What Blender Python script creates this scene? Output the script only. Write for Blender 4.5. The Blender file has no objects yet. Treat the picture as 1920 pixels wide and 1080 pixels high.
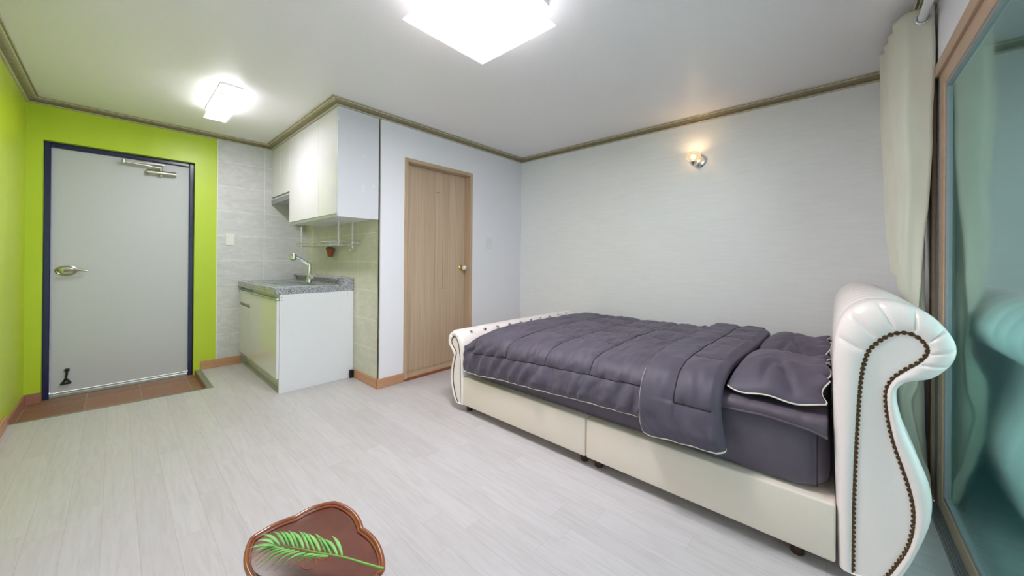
import bpy, bmesh, math, random
from mathutils import Vector, Matrix, noise

random.seed(7)
SC = bpy.context.scene
COL = SC.collection

# ------------------------------------------------------------------ camera
TH, PITCH, ROLL, FPX, CY = 0.8378, -0.002, -0.0078, 668.3182, 485.5162
EYE = Vector((0, 0, 1.15))
right = Vector((math.cos(TH), -math.sin(TH), 0))
fwd0 = Vector((math.sin(TH), math.cos(TH), 0))
up0 = Vector((0, 0, 1))
fw = fwd0 * math.cos(PITCH) - up0 * math.sin(PITCH)
up = fwd0 * math.sin(PITCH) + up0 * math.cos(PITCH)
cx_ = right * math.cos(ROLL) - up * math.sin(ROLL)
cy_ = right * math.sin(ROLL) + up * math.cos(ROLL)
cam = bpy.data.cameras.new('camera')
cam.sensor_width = 36
cam.sensor_fit = 'HORIZONTAL'
cam.lens = FPX / 1920 * 36
cam.shift_y = (CY - 540) / 1920
cam.clip_start = 0.02
camo = bpy.data.objects.new('camera', cam)
COL.objects.link(camo)
m = Matrix.Identity(4)
for i in range(3):
    m[i][0], m[i][1], m[i][2], m[i][3] = cx_[i], cy_[i], -fw[i], EYE[i]
camo.matrix_world = m
SC.camera = camo

# ------------------------------------------------------------------ world, exposure
SC.view_settings.view_transform = 'Standard'
SC.view_settings.look = 'None'
SC.view_settings.exposure = 0.13
SC.view_settings.gamma = 1.0
SC.view_settings.use_curve_mapping = False
LAMP_MAIN, LAMP_MAIN_SIDE = 54.0, 3.2
LAMP_KITCHEN, LAMP_KITCHEN_SIDE = 52.0, 4.2
SCONCE_W = 0.95
SKY = 3.8
w = bpy.data.worlds.new('world')
SC.world = w
w.use_nodes = True
bg = w.node_tree.nodes['Background']
bg.inputs[0].default_value = (0.97, 0.96, 1.0, 1)
bg.inputs[1].default_value = SKY

# ------------------------------------------------------------------ room constants
XW, XE, YN, YS = -0.491, 3.479, 4.809, -0.367
XK, YB = 1.552, 2.982          # kitchen side wall, bathroom wall
XC = 1.195                     # wall cabinet front
ZC, ZB = 2.436, 2.386          # ceiling, underside of crown

# ------------------------------------------------------------------ material helpers
def srgb(r, g, b):
    f = lambda c: (c / 255 / 12.92) if c / 255 <= 0.04045 else ((c / 255 + 0.055) / 1.055) ** 2.4
    return (f(r), f(g), f(b), 1)

class NT:
    def __init__(self, name):
        self.m = bpy.data.materials.new(name)
        self.m.use_nodes = True
        self.t = self.m.node_tree
        self.p = self.t.nodes['Principled BSDF']
        self.out = self.t.nodes['Material Output']
    def n(self, typ, **k):
        nd = self.t.nodes.new(typ)
        for a, b in k.items():
            setattr(nd, a, b)
        return nd
    def l(self, a, b):
        self.t.links.new(a, b)
    def coord(self, scale=(1, 1, 1), rot=(0, 0, 0), loc=(0, 0, 0)):
        tc = self.n('ShaderNodeTexCoord')
        mp = self.n('ShaderNodeMapping')
        mp.inputs['Scale'].default_value = scale
        mp.inputs['Rotation'].default_value = rot
        mp.inputs['Location'].default_value = loc
        self.l(tc.outputs['Object'], mp.inputs['Vector'])
        return mp.outputs['Vector']
    def noise(self, vec, scale, detail=4, rough=0.55, dist=0.0):
        nd = self.n('ShaderNodeTexNoise')
        nd.inputs['Scale'].default_value = scale
        nd.inputs['Detail'].default_value = detail
        nd.inputs['Roughness'].default_value = rough
        nd.inputs['Distortion'].default_value = dist
        if vec is not None:
            self.l(vec, nd.inputs['Vector'])
        return nd.outputs['Fac']
    def ramp(self, fac, stops):
        r = self.n('ShaderNodeValToRGB')
        e = r.color_ramp.elements
        while len(e) < len(stops):
            e.new(0.5)
        for i, (p, c) in enumerate(stops):
            e[i].position = p
            e[i].color = c
        self.l(fac, r.inputs['Fac'])
        return r.outputs['Color']
    def math(self, op, a, b=None, c=None):
        nd = self.n('ShaderNodeMath', operation=op)
        for i, v in enumerate((a, b, c)):
            if v is None:
                continue
            if isinstance(v, (int, float)):
                nd.inputs[i].default_value = v
            else:
                self.l(v, nd.inputs[i])
        return nd.outputs[0]
    def mix(self, fac, a, b):
        nd = self.n('ShaderNodeMix', data_type='RGBA')
        for s, v in ((nd.inputs['Factor'], fac), (nd.inputs[6], a), (nd.inputs[7], b)):
            if isinstance(v, (int, float)):
                s.default_value = v
            elif isinstance(v, tuple):
                s.default_value = v
            else:
                self.l(v, s)
        return nd.outputs[2]
    def bump(self, height, strength=0.2, dist=0.01, normal=None):
        b = self.n('ShaderNodeBump')
        b.inputs['Strength'].default_value = strength
        b.inputs['Distance'].default_value = dist
        self.l(height, b.inputs['Height'])
        if normal is not None:
            self.l(normal, b.inputs['Normal'])
        return b.outputs['Normal']
    def set(self, color=None, rough=None, metal=None, normal=None, **k):
        for nm, v in (('Base Color', color), ('Roughness', rough), ('Metallic', metal), ('Normal', normal)):
            if v is None:
                continue
            if isinstance(v, (int, float)) or isinstance(v, tuple):
                self.p.inputs[nm].default_value = v
            else:
                self.l(v, self.p.inputs[nm])
        for nm, v in k.items():
            self.p.inputs[nm.replace('_', ' ')].default_value = v
        return self

def plain(name, color, rough=0.5, metal=0.0, nscale=40, nstr=0.06, vary=0.04, **k):
    """one colour with a faint procedural variation and grain"""
    t = NT(name)
    v = t.coord()
    f = t.noise(v, nscale)
    lo = tuple(c * (1 - vary) for c in color[:3]) + (1,)
    hi = tuple(min(1, c * (1 + vary)) for c in color[:3]) + (1,)
    t.set(t.ramp(f, [(0.3, lo), (0.7, hi)]), rough, metal)
    if nstr:
        t.set(normal=t.bump(f, nstr, 0.003))
    t.set(**k)
    return t.m

M = {}
M['white_wall'] = plain('white_wallpaper', srgb(241, 239, 245), 0.55, nscale=120, nstr=0.08, vary=0.01)
M['ceiling'] = plain('ceiling_paper', srgb(248, 245, 247), 0.42, nscale=60, nstr=0.05, vary=0.01)

def mk_east():
    t = NT('east_wallpaper')
    v = t.coord((1, 1.2, 14))
    f = t.noise(v, 5, 5)
    g = t.noise(t.coord(), 90)
    t.set(t.ramp(f, [(0.3, srgb(243, 243, 243)), (0.7, srgb(248, 248, 248))]), 0.42)
    t.set(normal=t.bump(g, 0.06, 0.003, t.bump(f, 0.04, 0.004)))
    return t.m
M['east_wall'] = mk_east()

def mk_green():
    t = NT('lime_green_paint')
    f = t.noise(t.coord((1, 1, 0.5)), 2.5, 3)
    g = t.noise(t.coord(), 60)
    t.set(t.ramp(f, [(0.3, srgb(190, 213, 42)), (0.7, srgb(199, 220, 60))]), 0.36)
    t.set(normal=t.bump(g, 0.08, 0.004))
    return t.m
M['green'] = mk_green()

def mk_floor():
    t = NT('pale_oak_laminate')
    tc = t.n('ShaderNodeTexCoord')
    sp = t.n('ShaderNodeSeparateXYZ')
    t.l(tc.outputs['Object'], sp.inputs[0])
    W, L = 0.1035, 0.92
    fx = t.math('DIVIDE', t.math('ADD', sp.outputs[0], 10 * W + 0.034), W)
    ix = t.math('FLOOR', fx)
    wn = t.n('ShaderNodeTexWhiteNoise', noise_dimensions='1D')
    t.l(ix, wn.inputs['W'])
    fy = t.math('ADD', t.math('DIVIDE', t.math('ADD', sp.outputs[1], 20.0), L), wn.outputs['Value'])
    iy = t.math('FLOOR', fy)
    ux = t.math('FRACT', fx)
    uy = t.math('FRACT', fy)
    ex = t.math('MINIMUM', ux, t.math('SUBTRACT', 1.0, ux))
    ey = t.math('MINIMUM', uy, t.math('SUBTRACT', 1.0, uy))
    gx = t.math('LESS_THAN', ex, 0.010)
    gy = t.math('LESS_THAN', ey, 0.0011)
    gap = t.math('MAXIMUM', gx, gy)
    cell = t.n('ShaderNodeTexWhiteNoise', noise_dimensions='2D')
    cv = t.n('ShaderNodeCombineXYZ')
    t.l(ix, cv.inputs[0]); t.l(iy, cv.inputs[1])
    t.l(cv.outputs[0], cell.inputs['Vector'])
    # grain stretched along the plank, shifted per plank
    ov = t.n('ShaderNodeVectorMath', operation='MULTIPLY_ADD')
    t.l(cell.outputs['Color'], ov.inputs[0])
    ov.inputs[1].default_value = (7, 7, 7)
    t.l(t.coord((26, 2.2, 1)), ov.inputs[2])
    gr = t.noise(ov.outputs[0], 2.2, 6, 0.6, 0.7)
    fine = t.noise(t.coord((160, 10, 1)), 3, 3)
    c1 = t.ramp(gr, [(0.28, srgb(191, 185, 186)), (0.55, srgb(200, 195, 198)), (0.85, srgb(205, 201, 205))])
    tone = t.ramp(cell.outputs['Value'], [(0.0, (0.93, 0.925, 0.92, 1)), (1.0, (1, 1, 1, 1))])
    mul = t.n('ShaderNodeMix', data_type='RGBA', blend_type='MULTIPLY')
    mul.inputs['Factor'].default_value = 1
    t.l(c1, mul.inputs[6]); t.l(tone, mul.inputs[7])
    col = t.mix(t.math('MULTIPLY', gap, 0.42), mul.outputs[2], srgb(160, 150, 142))
    t.set(col, 0.40)
    t.set(normal=t.bump(fine, 0.05, 0.002, t.bump(t.math('SUBTRACT', 1.0, gap), 0.25, 0.002)))
    return t.m
M['floor'] = mk_floor()

def mk_tile(name, axis, off, wt, c1, c2, cg, rough=0.45, hgt=0.262, zoff=0.072, relief=0.5):
    t = NT(name)
    tc = t.n('ShaderNodeTexCoord')
    sp = t.n('ShaderNodeSeparateXYZ')
    t.l(tc.outputs['Object'], sp.inputs[0])
    a = t.math('FRACT', t.math('DIVIDE', t.math('ADD', sp.outputs[axis], 40 * wt - off), wt))
    b = t.math('FRACT', t.math('DIVIDE', t.math('ADD', sp.outputs[2], 4 * hgt - zoff), hgt))
    ea = t.math('MULTIPLY', t.math('MINIMUM', a, t.math('SUBTRACT', 1.0, a)), wt)
    eb = t.math('MULTIPLY', t.math('MINIMUM', b, t.math('SUBTRACT', 1.0, b)), hgt)
    g = t.math('LESS_THAN', t.math('MINIMUM', ea, eb), 0.0024)
    n1 = t.noise(t.coord((1, 1, 2.2)), 9, 8, 0.62, 0.8)
    n2 = t.noise(t.coord((1, 1, 1.5)), 34, 6, 0.6, 1.5)
    col = t.ramp(n1, [(0.3, c1), (0.68, c2)])
    t.set(t.mix(t.math('MULTIPLY', g, 0.85), col, cg), rough)
    hh = t.math('ADD', n1, t.math('MULTIPLY', n2, 0.35))
    nb = t.bump(hh, relief, 0.012)
    t.set(normal=t.bump(t.math('SUBTRACT', 1.0, g), 0.4, 0.002, nb))
    return t.m
M['tile_north'] = mk_tile('grey_stone_tile', 0, XK, 0.426, srgb(204, 202, 206), srgb(221, 219, 223), srgb(240, 240, 240))
M['tile_side'] = mk_tile('beige_stone_tile', 1, 3.385, 0.414, srgb(203, 200, 184), srgb(216, 214, 199), srgb(238, 236, 226), relief=0.2)

def mk_wood(name, dark, light, axis=2, scale=1.0, rough=0.45, fine=70):
    t = NT(name)
    s = [fine * scale] * 3
    s[axis] = 1.6 * scale
    s2 = [9 * scale] * 3
    s2[axis] = 0.5 * scale
    f = t.noise(t.coord(tuple(s)), 1.0, 5, 0.6, 0.2)
    g = t.noise(t.coord(tuple(s2)), 1.0, 3, 0.5, 0.6)
    h = t.math('ADD', t.math('MULTIPLY', f, 0.65), t.math('MULTIPLY', g, 0.35))
    t.set(t.ramp(h, [(0.33, dark), (0.66, light)]), rough)
    t.set(normal=t.bump(f, 0.08, 0.002))
    return t.m
M['door_wood'] = mk_wood('oak_veneer', srgb(182, 156, 130), srgb(208, 184, 158))
M['frame_wood'] = mk_wood('oak_casing', srgb(180, 152, 124), srgb(200, 174, 146))
M['sill_wood'] = mk_wood('red_brown_sill', srgb(140, 78, 44), srgb(160, 96, 58), axis=0)
M['base_wood'] = mk_wood('brown_skirting', srgb(190, 138, 104), srgb(204, 154, 120), axis=0, fine=40)
M['base_wood_y'] = mk_wood('brown_skirting_lengthwise', srgb(190, 138, 104), srgb(204, 154, 120), axis=1, fine=40)
M['window_wood'] = mk_wood('tan_window_vinyl', srgb(180, 150, 124), srgb(193, 164, 140), axis=0, fine=50)

def mk_crown(name, a, b):
    t = NT(name)
    f = t.noise(t.coord((30, 30, 60)), 1.5, 4)
    t.set(t.ramp(f, [(0.3, a), (0.7, b)]), 0.26, 0.0)
    return t.m
M['crown'] = mk_crown('taupe_moulding', srgb(186, 178, 158), srgb(208, 200, 182))
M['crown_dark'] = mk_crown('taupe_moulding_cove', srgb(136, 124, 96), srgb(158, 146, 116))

M['cream_leather'] = plain('pearl_leather', srgb(246, 235, 233), 0.33, nscale=220, nstr=0.05, vary=0.015, Coat_Weight=0.25, Coat_Roughness=0.25)
M['base_leather'] = plain('cream_base_leather', srgb(240, 226, 213), 0.36, nscale=220, nstr=0.05, vary=0.015, Coat_Weight=0.15, Coat_Roughness=0.3)
M['gloss_white'] = plain('high_gloss_white', srgb(234, 231, 240), 0.10, nscale=3, nstr=0.0, vary=0.005, Coat_Weight=0.1, Coat_Roughness=0.03, Specular_IOR_Level=0.3)
M['matt_white'] = plain('white_board', srgb(234, 234, 240), 0.42, nscale=20, nstr=0.03, vary=0.008)

def mk_worn_white():
    t = NT('white_board_with_paint_marks')
    f = t.noise(t.coord((1, 1, 0.7)), 16, 5, 0.6)
    col = t.ramp(f, [(0.66, srgb(222, 222, 229)), (0.72, srgb(240, 240, 244))])
    t.set(col, 0.40)
    return t.m
M['worn_white'] = mk_worn_white()

def mk_granite():
    t = NT('grey_granite')
    v = t.n('ShaderNodeTexVoronoi')
    v.inputs['Scale'].default_value = 190
    t.l(t.coord(), v.inputs['Vector'])
    t.set(t.ramp(v.outputs['Color'], [(0.12, srgb(96, 94, 104)), (0.42, srgb(150, 149, 158)), (0.85, srgb(206, 206, 212))]), 0.22)
    return t.m
M['granite'] = mk_granite()
M['steel'] = plain('stainless_steel', srgb(208, 210, 210), 0.34, 1.0, nscale=80, nstr=0.02, vary=0.03)
M['chrome'] = plain('chrome', srgb(225, 225, 228), 0.07, 1.0, nscale=20, nstr=0.0, vary=0.01)
M['satin_metal'] = plain('satin_nickel', srgb(196, 192, 178), 0.28, 1.0, nscale=60, nstr=0.02, vary=0.03)
M['brass'] = plain('brass', srgb(222, 186, 96), 0.16, 1.0, nscale=40, nstr=0.0, vary=0.03)
M['grey_door'] = plain('grey_door_paint', srgb(206, 205, 214), 0.42, nscale=90, nstr=0.06, vary=0.015)
M['navy'] = plain('navy_frame_paint', srgb(38, 40, 86), 0.25, nscale=30, nstr=0.03, vary=0.08)
M['hood_grey'] = plain('hood_grey', srgb(150, 152, 160), 0.35, 0.5, nscale=60, nstr=0.02)
M['edge_metal'] = plain('edging_aluminium', srgb(150, 154, 146), 0.4, 0.3, nscale=60, nstr=0.02)
M['black'] = plain('black_plastic', srgb(26, 24, 26), 0.35, nscale=60, nstr=0.02)
M['dark_wood'] = plain('dark_leg_wood', srgb(70, 46, 44), 0.35, nscale=50, nstr=0.03, vary=0.1)
M['bronze_nail'] = plain('bronze_nail', srgb(104, 80, 58), 0.3, 0.8, nscale=300, nstr=0.1, vary=0.2)
M['plastic_white'] = plain('white_plastic', srgb(236, 235, 232), 0.3, nscale=30, nstr=0.0, vary=0.01)
M['pipe_white'] = plain('white_rod_enamel', srgb(236, 236, 238), 0.35, nscale=30, nstr=0.0, vary=0.01)
M['piping'] = plain('cream_piping', srgb(228, 222, 206), 0.6, nscale=200, nstr=0.1, vary=0.03)
M['thread_shade'] = plain('thread_and_groove_shade', srgb(28, 25, 34), 0.7, nscale=300, nstr=0.1, vary=0.1)  # near black puts the shade of the quilting grooves into the colour
M['terracotta'] = plain('terracotta', srgb(162, 88, 62), 0.7, nscale=60, nstr=0.2, vary=0.12)
M['leaf_dark'] = plain('dark_foliage', srgb(62, 100, 48), 0.5, nscale=60, nstr=0.1, vary=0.25)
M['dark_glass'] = plain('dark_slot', srgb(30, 30, 34), 0.3, nscale=20, nstr=0.0)

def mk_fabric(name, c1, c2, sx=(1, 1, 1)):
    t = NT(name)
    f = t.noise(t.coord(sx), 7, 5, 0.6)
    g = t.noise(t.coord(), 420, 2)
    t.set(t.ramp(f, [(0.3, c1), (0.7, c2)]), 0.62)
    t.p.inputs['Sheen Weight'].default_value = 0.28
    t.p.inputs['Sheen Roughness'].default_value = 0.4
    t.p.inputs['Sheen Tint'].default_value = srgb(180, 175, 200)
    t.set(normal=t.bump(g, 0.10, 0.001))
    return t.m
M['purple'] = mk_fabric('plum_grey_satin_cotton', srgb(78, 70, 85), srgb(88, 80, 96))
M['sheet'] = mk_fabric('plum_grey_sheet', srgb(90, 80, 94), srgb(98, 89, 103))
M['pad'] = mk_fabric('plum_quilted_pad', srgb(90, 78, 90), srgb(99, 88, 99))
M['curtain'] = mk_fabric('ivory_curtain_cloth', srgb(214, 212, 196), srgb(224, 222, 207), (1, 1, 0.3))
M['curtain'].node_tree.nodes['Principled BSDF'].inputs['Sheen Weight'].default_value = 0.1

def mk_entry():
    t = NT('brown_entry_tile')
    tc = t.n('ShaderNodeTexCoord')
    sp = t.n('ShaderNodeSeparateXYZ')
    t.l(tc.outputs['Object'], sp.inputs[0])
    fx = t.math('DIVIDE', t.math('ADD', sp.outputs[0], 0.16 + 0.315 * 4), 0.315)
    fy = t.math('DIVIDE', t.math('ADD', sp.outputs[1], -4.655 + 3.15), 0.315)
    ix, iy = t.math('FLOOR', fx), t.math('FLOOR', fy)
    a, b = t.math('FRACT', fx), t.math('FRACT', fy)
    ea = t.math('MINIMUM', a, t.math('SUBTRACT', 1.0, a))
    eb = t.math('MINIMUM', b, t.math('SUBTRACT', 1.0, b))
    g = t.math('LESS_THAN', t.math('MINIMUM', ea, t.math('MULTIPLY', eb, 0.6)), 0.010)
    cv = t.n('ShaderNodeCombineXYZ')
    t.l(ix, cv.inputs[0]); t.l(iy, cv.inputs[1])
    wn = t.n('ShaderNodeTexWhiteNoise', noise_dimensions='2D')
    t.l(cv.outputs[0], wn.inputs['Vector'])
    f = t.noise(t.coord(), 30, 5)
    c = t.ramp(t.math('ADD', t.math('MULTIPLY', f, 0.6), t.math('MULTIPLY', wn.outputs['Value'], 0.4)),
               [(0.25, srgb(132, 92, 72)), (0.75, srgb(158, 114, 92))])
    t.set(t.mix(t.math('MULTIPLY', g, 0.7), c, srgb(178, 146, 122)), 0.45)
    t.set(normal=t.bump(f, 0.15, 0.003))
    return t.m
M['entry'] = mk_entry()
M['entry_skirt'] = plain('brown_skirting_tile', srgb(168, 118, 98), 0.4, nscale=30, nstr=0.08, vary=0.06)

def mk_lacquer():
    t = NT('red_brown_lacquer')
    f = t.noise(t.coord((1, 1, 1)), 8, 5, 0.6, 0.6)
    t.set(t.ramp(f, [(0.3, srgb(86, 43, 32)), (0.7, srgb(114, 62, 46))]), 0.32)
    t.set(Coat_Weight=0.25, Coat_Roughness=0.2)
    return t.m
M['lacquer'] = mk_lacquer()
M['rim_lacquer'] = plain('rim_lacquer', srgb(140, 70, 36), 0.22, nscale=20, nstr=0.02, vary=0.1, Coat_Weight=0.8, Coat_Roughness=0.08)
M['inlay'] = plain('orange_inlay', srgb(176, 92, 44), 0.3, nscale=40, nstr=0.0, vary=0.1)

def mk_palm():
    t = NT('palm_green')
    f = t.noise(t.coord(), 28, 4)
    t.set(t.ramp(f, [(0.3, srgb(104, 168, 78)), (0.7, srgb(146, 206, 116))]), 0.42)
    return t.m
M['palm'] = mk_palm()
M['palm_stem'] = plain('palm_stem', srgb(122, 160, 66), 0.45, nscale=30, nstr=0.03, vary=0.08)

def emis(name, col, s):
    t = NT(name)
    f = t.noise(t.coord(), 8, 2)
    t.p.inputs['Base Color'].default_value = (0.9, 0.9, 0.9, 1)
    t.p.inputs['Roughness'].default_value = 0.3
    c = t.ramp(f, [(0.3, col), (0.7, tuple(min(1, x * 1.02) for x in col[:3]) + (1,))])
    t.l(c, t.p.inputs['Emission Color'])
    t.p.inputs['Emission Strength'].default_value = s
    return t.m
COOL = (0.985, 0.965, 1.0, 1)
M['lamp_main'] = emis('lit_diffuser', COOL, LAMP_MAIN)
M['lamp_main_side'] = emis('lit_frosted_side', COOL, LAMP_MAIN_SIDE)
M['lamp_k'] = emis('lit_kitchen_diffuser', COOL, LAMP_KITCHEN)
M['lamp_k_side'] = emis('lit_kitchen_side', COOL, LAMP_KITCHEN_SIDE)
M['lit_rim'] = emis('lit_glass_rim', COOL, 0.6)
M['bulb'] = emis('warm_bulb', (1.0, 0.72, 0.38, 1), 14.0)

def mk_clear(name, col, rough=0.02, ior=1.45, spec=1.0):
    t = NT(name)
    tr = t.n('ShaderNodeBsdfTransparent')
    tr.inputs[0].default_value = col
    gl = t.n('ShaderNodeBsdfGlossy')
    gl.inputs['Color'].default_value = (spec, spec, spec, 1)
    gl.inputs['Roughness'].default_value = rough
    fr = t.n('ShaderNodeFresnel')
    fr.inputs[0].default_value = ior
    mx = t.n('ShaderNodeMixShader')
    t.l(fr.outputs[0], mx.inputs[0]); t.l(tr.outputs[0], mx.inputs[1]); t.l(gl.outputs[0], mx.inputs[2])
    t.l(mx.outputs[0], t.out.inputs[0])
    return t.m, gl, fr
M['acrylic'] = mk_clear('clear_acrylic', (0.96, 0.97, 0.98, 1))[0]
def mk_crystal():
    mm = mk_clear('crystal', (0.98, 0.93, 0.82, 1), 0.04, 1.5)[0]
    t = mm.node_tree
    em = t.nodes.new('ShaderNodeEmission'); em.inputs[0].default_value = (1.0, 0.80, 0.50, 1); em.inputs[1].default_value = 0.9
    tc = t.nodes.new('ShaderNodeTexCoord'); vo = t.nodes.new('ShaderNodeTexVoronoi'); vo.inputs['Scale'].default_value = 55
    t.links.new(tc.outputs['Object'], vo.inputs['Vector'])
    mr = t.nodes.new('ShaderNodeMapRange'); mr.inputs['To Min'].default_value = 0.1; mr.inputs['To Max'].default_value = 0.75
    t.links.new(vo.outputs['Color'], mr.inputs['Value'])
    mx = t.nodes.new('ShaderNodeMixShader'); out = t.nodes['Material Output']
    src = out.inputs[0].links[0].from_socket
    t.links.new(mr.outputs[0], mx.inputs[0]); t.links.new(src, mx.inputs[1]); t.links.new(em.outputs[0], mx.inputs[2]); t.links.new(mx.outputs[0], out.inputs[0])
    return mm
M['crystal'] = mk_crystal()

def mk_window_glass():
    mm, gl, fr = mk_clear('teal_window_glass', (0.655, 0.82, 0.80, 1), 0.03, 1.5)
    gl.inputs['Color'].default_value = (0.74, 0.95, 0.93, 1)
    t_ = mm.node_tree
    lw = t_.nodes.new('ShaderNodeLayerWeight'); lw.inputs[0].default_value = 0.5
    pw = t_.nodes.new('ShaderNodeMath'); pw.operation = 'POWER'; pw.inputs[1].default_value = 4.0
    ma = t_.nodes.new('ShaderNodeMath'); ma.operation = 'MULTIPLY_ADD'; ma.inputs[1].default_value = 0.80; ma.inputs[2].default_value = 0.20
    t_.links.new(lw.outputs['Facing'], pw.inputs[0]); t_.links.new(pw.outputs[0], ma.inputs[0])
    t_.links.new(ma.outputs[0], fr.outputs[0].links[0].to_node.inputs[0])
    t = mm.node_tree
    # faint vertical streaks of dirt change only the polish of the pane
    tc = t.nodes.new('ShaderNodeTexCoord'); mp = t.nodes.new('ShaderNodeMapping')
    mp.inputs['Scale'].default_value = (40, 1, 0.3)
    nz = t.nodes.new('ShaderNodeTexNoise'); nz.inputs['Scale'].default_value = 1.0
    mr = t.nodes.new('ShaderNodeMapRange')
    mr.inputs['To Min'].default_value = 0.02; mr.inputs['To Max'].default_value = 0.10
    t.links.new(tc.outputs['Object'], mp.inputs[0]); t.links.new(mp.outputs[0], nz.inputs['Vector'])
    t.links.new(nz.outputs['Fac'], mr.inputs['Value']); t.links.new(mr.outputs[0], gl.inputs['Roughness'])
    return mm
M['window_glass'] = mk_window_glass()
M['balcony'] = plain('balcony_teal_paint', srgb(52, 92, 92), 0.6, nscale=20, nstr=0.05, vary=0.06)
M['dark_track'] = plain('dimmed_track_metal', srgb(62, 74, 74), 0.5, 0.2, nscale=40, nstr=0.02)  # track grey darkened in colour so daylight on it stays dim
M['grey_track'] = plain('grey_track_metal', srgb(150, 150, 154), 0.35, 0.4, nscale=40, nstr=0.02)

# ------------------------------------------------------------------ mesh helpers
def wpos(o):
    v = Vector((0, 0, 0))
    while o is not None:
        v += o.location
        o = o.parent
    return v

def obj(name, bm, mat, parent=None, smooth=False, angle=40, mats=None):
    bmesh.ops.remove_doubles(bm, verts=bm.verts, dist=1e-6)
    bmesh.ops.recalc_face_normals(bm, faces=bm.faces)
    if parent is not None:
        bmesh.ops.translate(bm, verts=bm.verts, vec=-wpos(parent))
    me = bpy.data.meshes.new(name)
    bm.to_mesh(me)
    bm.free()
    for k in (mats or [mat]):
        me.materials.append(k)
    if smooth:
        me.polygons.foreach_set('use_smooth', [True] * len(me.polygons))
        try:
            me.set_sharp_from_angle(angle=math.radians(angle))
        except Exception:
            pass
    o = bpy.data.objects.new(name, me)
    COL.objects.link(o)
    if parent is not None:
        o.parent = parent
    return o

def struct(name, bm, mat, label, cat='room', **k):
    o = obj(name, bm, mat, **k)
    o['kind'] = 'structure'; o['label'] = label; o['category'] = cat
    return o

def tag(o, label, cat, group=None, kind=None):
    o['label'] = label; o['category'] = cat
    if group: o['group'] = group
    if kind: o['kind'] = kind
    return o

def thing(name, label, cat, loc, group=None, kind=None):
    o = bpy.data.objects.new(name, None)
    o.empty_display_size = 0.1
    COL.objects.link(o)
    o.location = loc
    return tag(o, label, cat, group, kind)

def B():
    return bmesh.new()

def box(bm, x0, x1, y0, y1, z0, z1, bev=0.0, seg=2):
    t = bmesh.new()
    bmesh.ops.create_cube(t, size=1)
    for v in t.verts:
        v.co = Vector(((x0 + x1) / 2 + v.co.x * (x1 - x0), (y0 + y1) / 2 + v.co.y * (y1 - y0), (z0 + z1) / 2 + v.co.z * (z1 - z0)))
    if bev:
        bmesh.ops.bevel(t, geom=list(t.edges), offset=bev, segments=seg, profile=0.5, affect='EDGES')
    join(bm, t)
    return bm

def join(bm, t):
    mp = {}
    for v in t.verts:
        mp[v] = bm.verts.new(v.co)
    for f in t.faces:
        try:
            nf = bm.faces.new([mp[v] for v in f.verts])
            nf.material_index = f.material_index
        except ValueError:
            pass
    t.free()

def tube(bm, pts, r, seg=10, closed=False, caps=True, flat=None):
    """sweep a circle along pts; r may be a list"""
    pts = [Vector(p) for p in pts]
    n = len(pts)
    rings = []
    prev = None
    for i, p in enumerate(pts):
        a = pts[(i - 1) % n] if (closed or i > 0) else p
        b = pts[(i + 1) % n] if (closed or i < n - 1) else p
        t = (b - a)
        if t.length < 1e-9:
            t = Vector((0, 0, 1))
        t.normalize()
        if prev is None:
            ref = Vector((0, 0, 1)) if abs(t.z) < 0.9 else Vector((1, 0, 0))
            u = t.cross(ref).normalized()
        else:
            u = (prev - t * prev.dot(t))
            u = u.normalized() if u.length > 1e-6 else t.cross(Vector((0, 0, 1))).normalized()
        prev = u
        v = t.cross(u)
        rr = r[i] if isinstance(r, (list, tuple)) else r
        rings.append([bm.verts.new(p + (u * math.cos(2 * math.pi * k / seg) + v * math.sin(2 * math.pi * k / seg) * (flat or 1)) * rr) for k in range(seg)])
    m_ = n if closed else n - 1
    for i in range(m_):
        A, Bq = rings[i], rings[(i + 1) % n]
        for k in range(seg):
            bm.faces.new((A[k], A[(k + 1) % seg], Bq[(k + 1) % seg], Bq[k]))
    if not closed and caps:
        bm.faces.new(rings[0]); bm.faces.new(list(reversed(rings[-1])))
    return bm

def lathe(bm, prof, c, axis='z', seg=24, ang=0.0):
    """prof: (radius, height) along the axis through c"""
    c = Vector(c)
    rings = []
    for r, h in prof:
        ring = []
        for k in range(seg):
            a = 2 * math.pi * k / seg + ang
            p = {'z': Vector((r * math.cos(a), r * math.sin(a), h)), 'x': Vector((h, r * math.cos(a), r * math.sin(a))), 'y': Vector((r * math.cos(a), h, r * math.sin(a)))}[axis]
            ring.append(bm.verts.new(c + p))
        rings.append(ring)
    for A, Bq in zip(rings, rings[1:]):
        for k in range(seg):
            bm.faces.new((A[k], A[(k + 1) % seg], Bq[(k + 1) % seg], Bq[k]))
    bm.faces.new(rings[0]); bm.faces.new(list(reversed(rings[-1])))
    return bm

def cat(pts, sub=6, closed=False):
    """Catmull-Rom through tuples of any length"""
    n = len(pts)
    out = []
    rng = n if closed else n - 1
    g = (lambda i: pts[i % n]) if closed else (lambda i: pts[max(0, min(n - 1, i))])
    for i in range(rng):
        p0, p1, p2, p3 = g(i - 1), g(i), g(i + 1), g(i + 2)
        for s in range(sub):
            t = s / sub
            out.append(tuple(0.5 * ((2 * b) + (-a + c) * t + (2 * a - 5 * b + 4 * c - d) * t * t + (-a + 3 * b - 3 * c + d) * t ** 3) for a, b, c, d in zip(p0, p1, p2, p3)))
    if not closed:
        out.append(tuple(pts[-1]))
    return out

def interp(tab, x):
    """piecewise linear with smooth steps; tab sorted by first value"""
    if x <= tab[0][0]: return tab[0][1]
    for (a, va), (b, vb) in zip(tab, tab[1:]):
        if x <= b:
            t = (x - a) / (b - a)
            t = t * t * (3 - 2 * t) * 0.5 + t * 0.5
            return va + (vb - va) * t
    return tab[-1][1]

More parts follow.
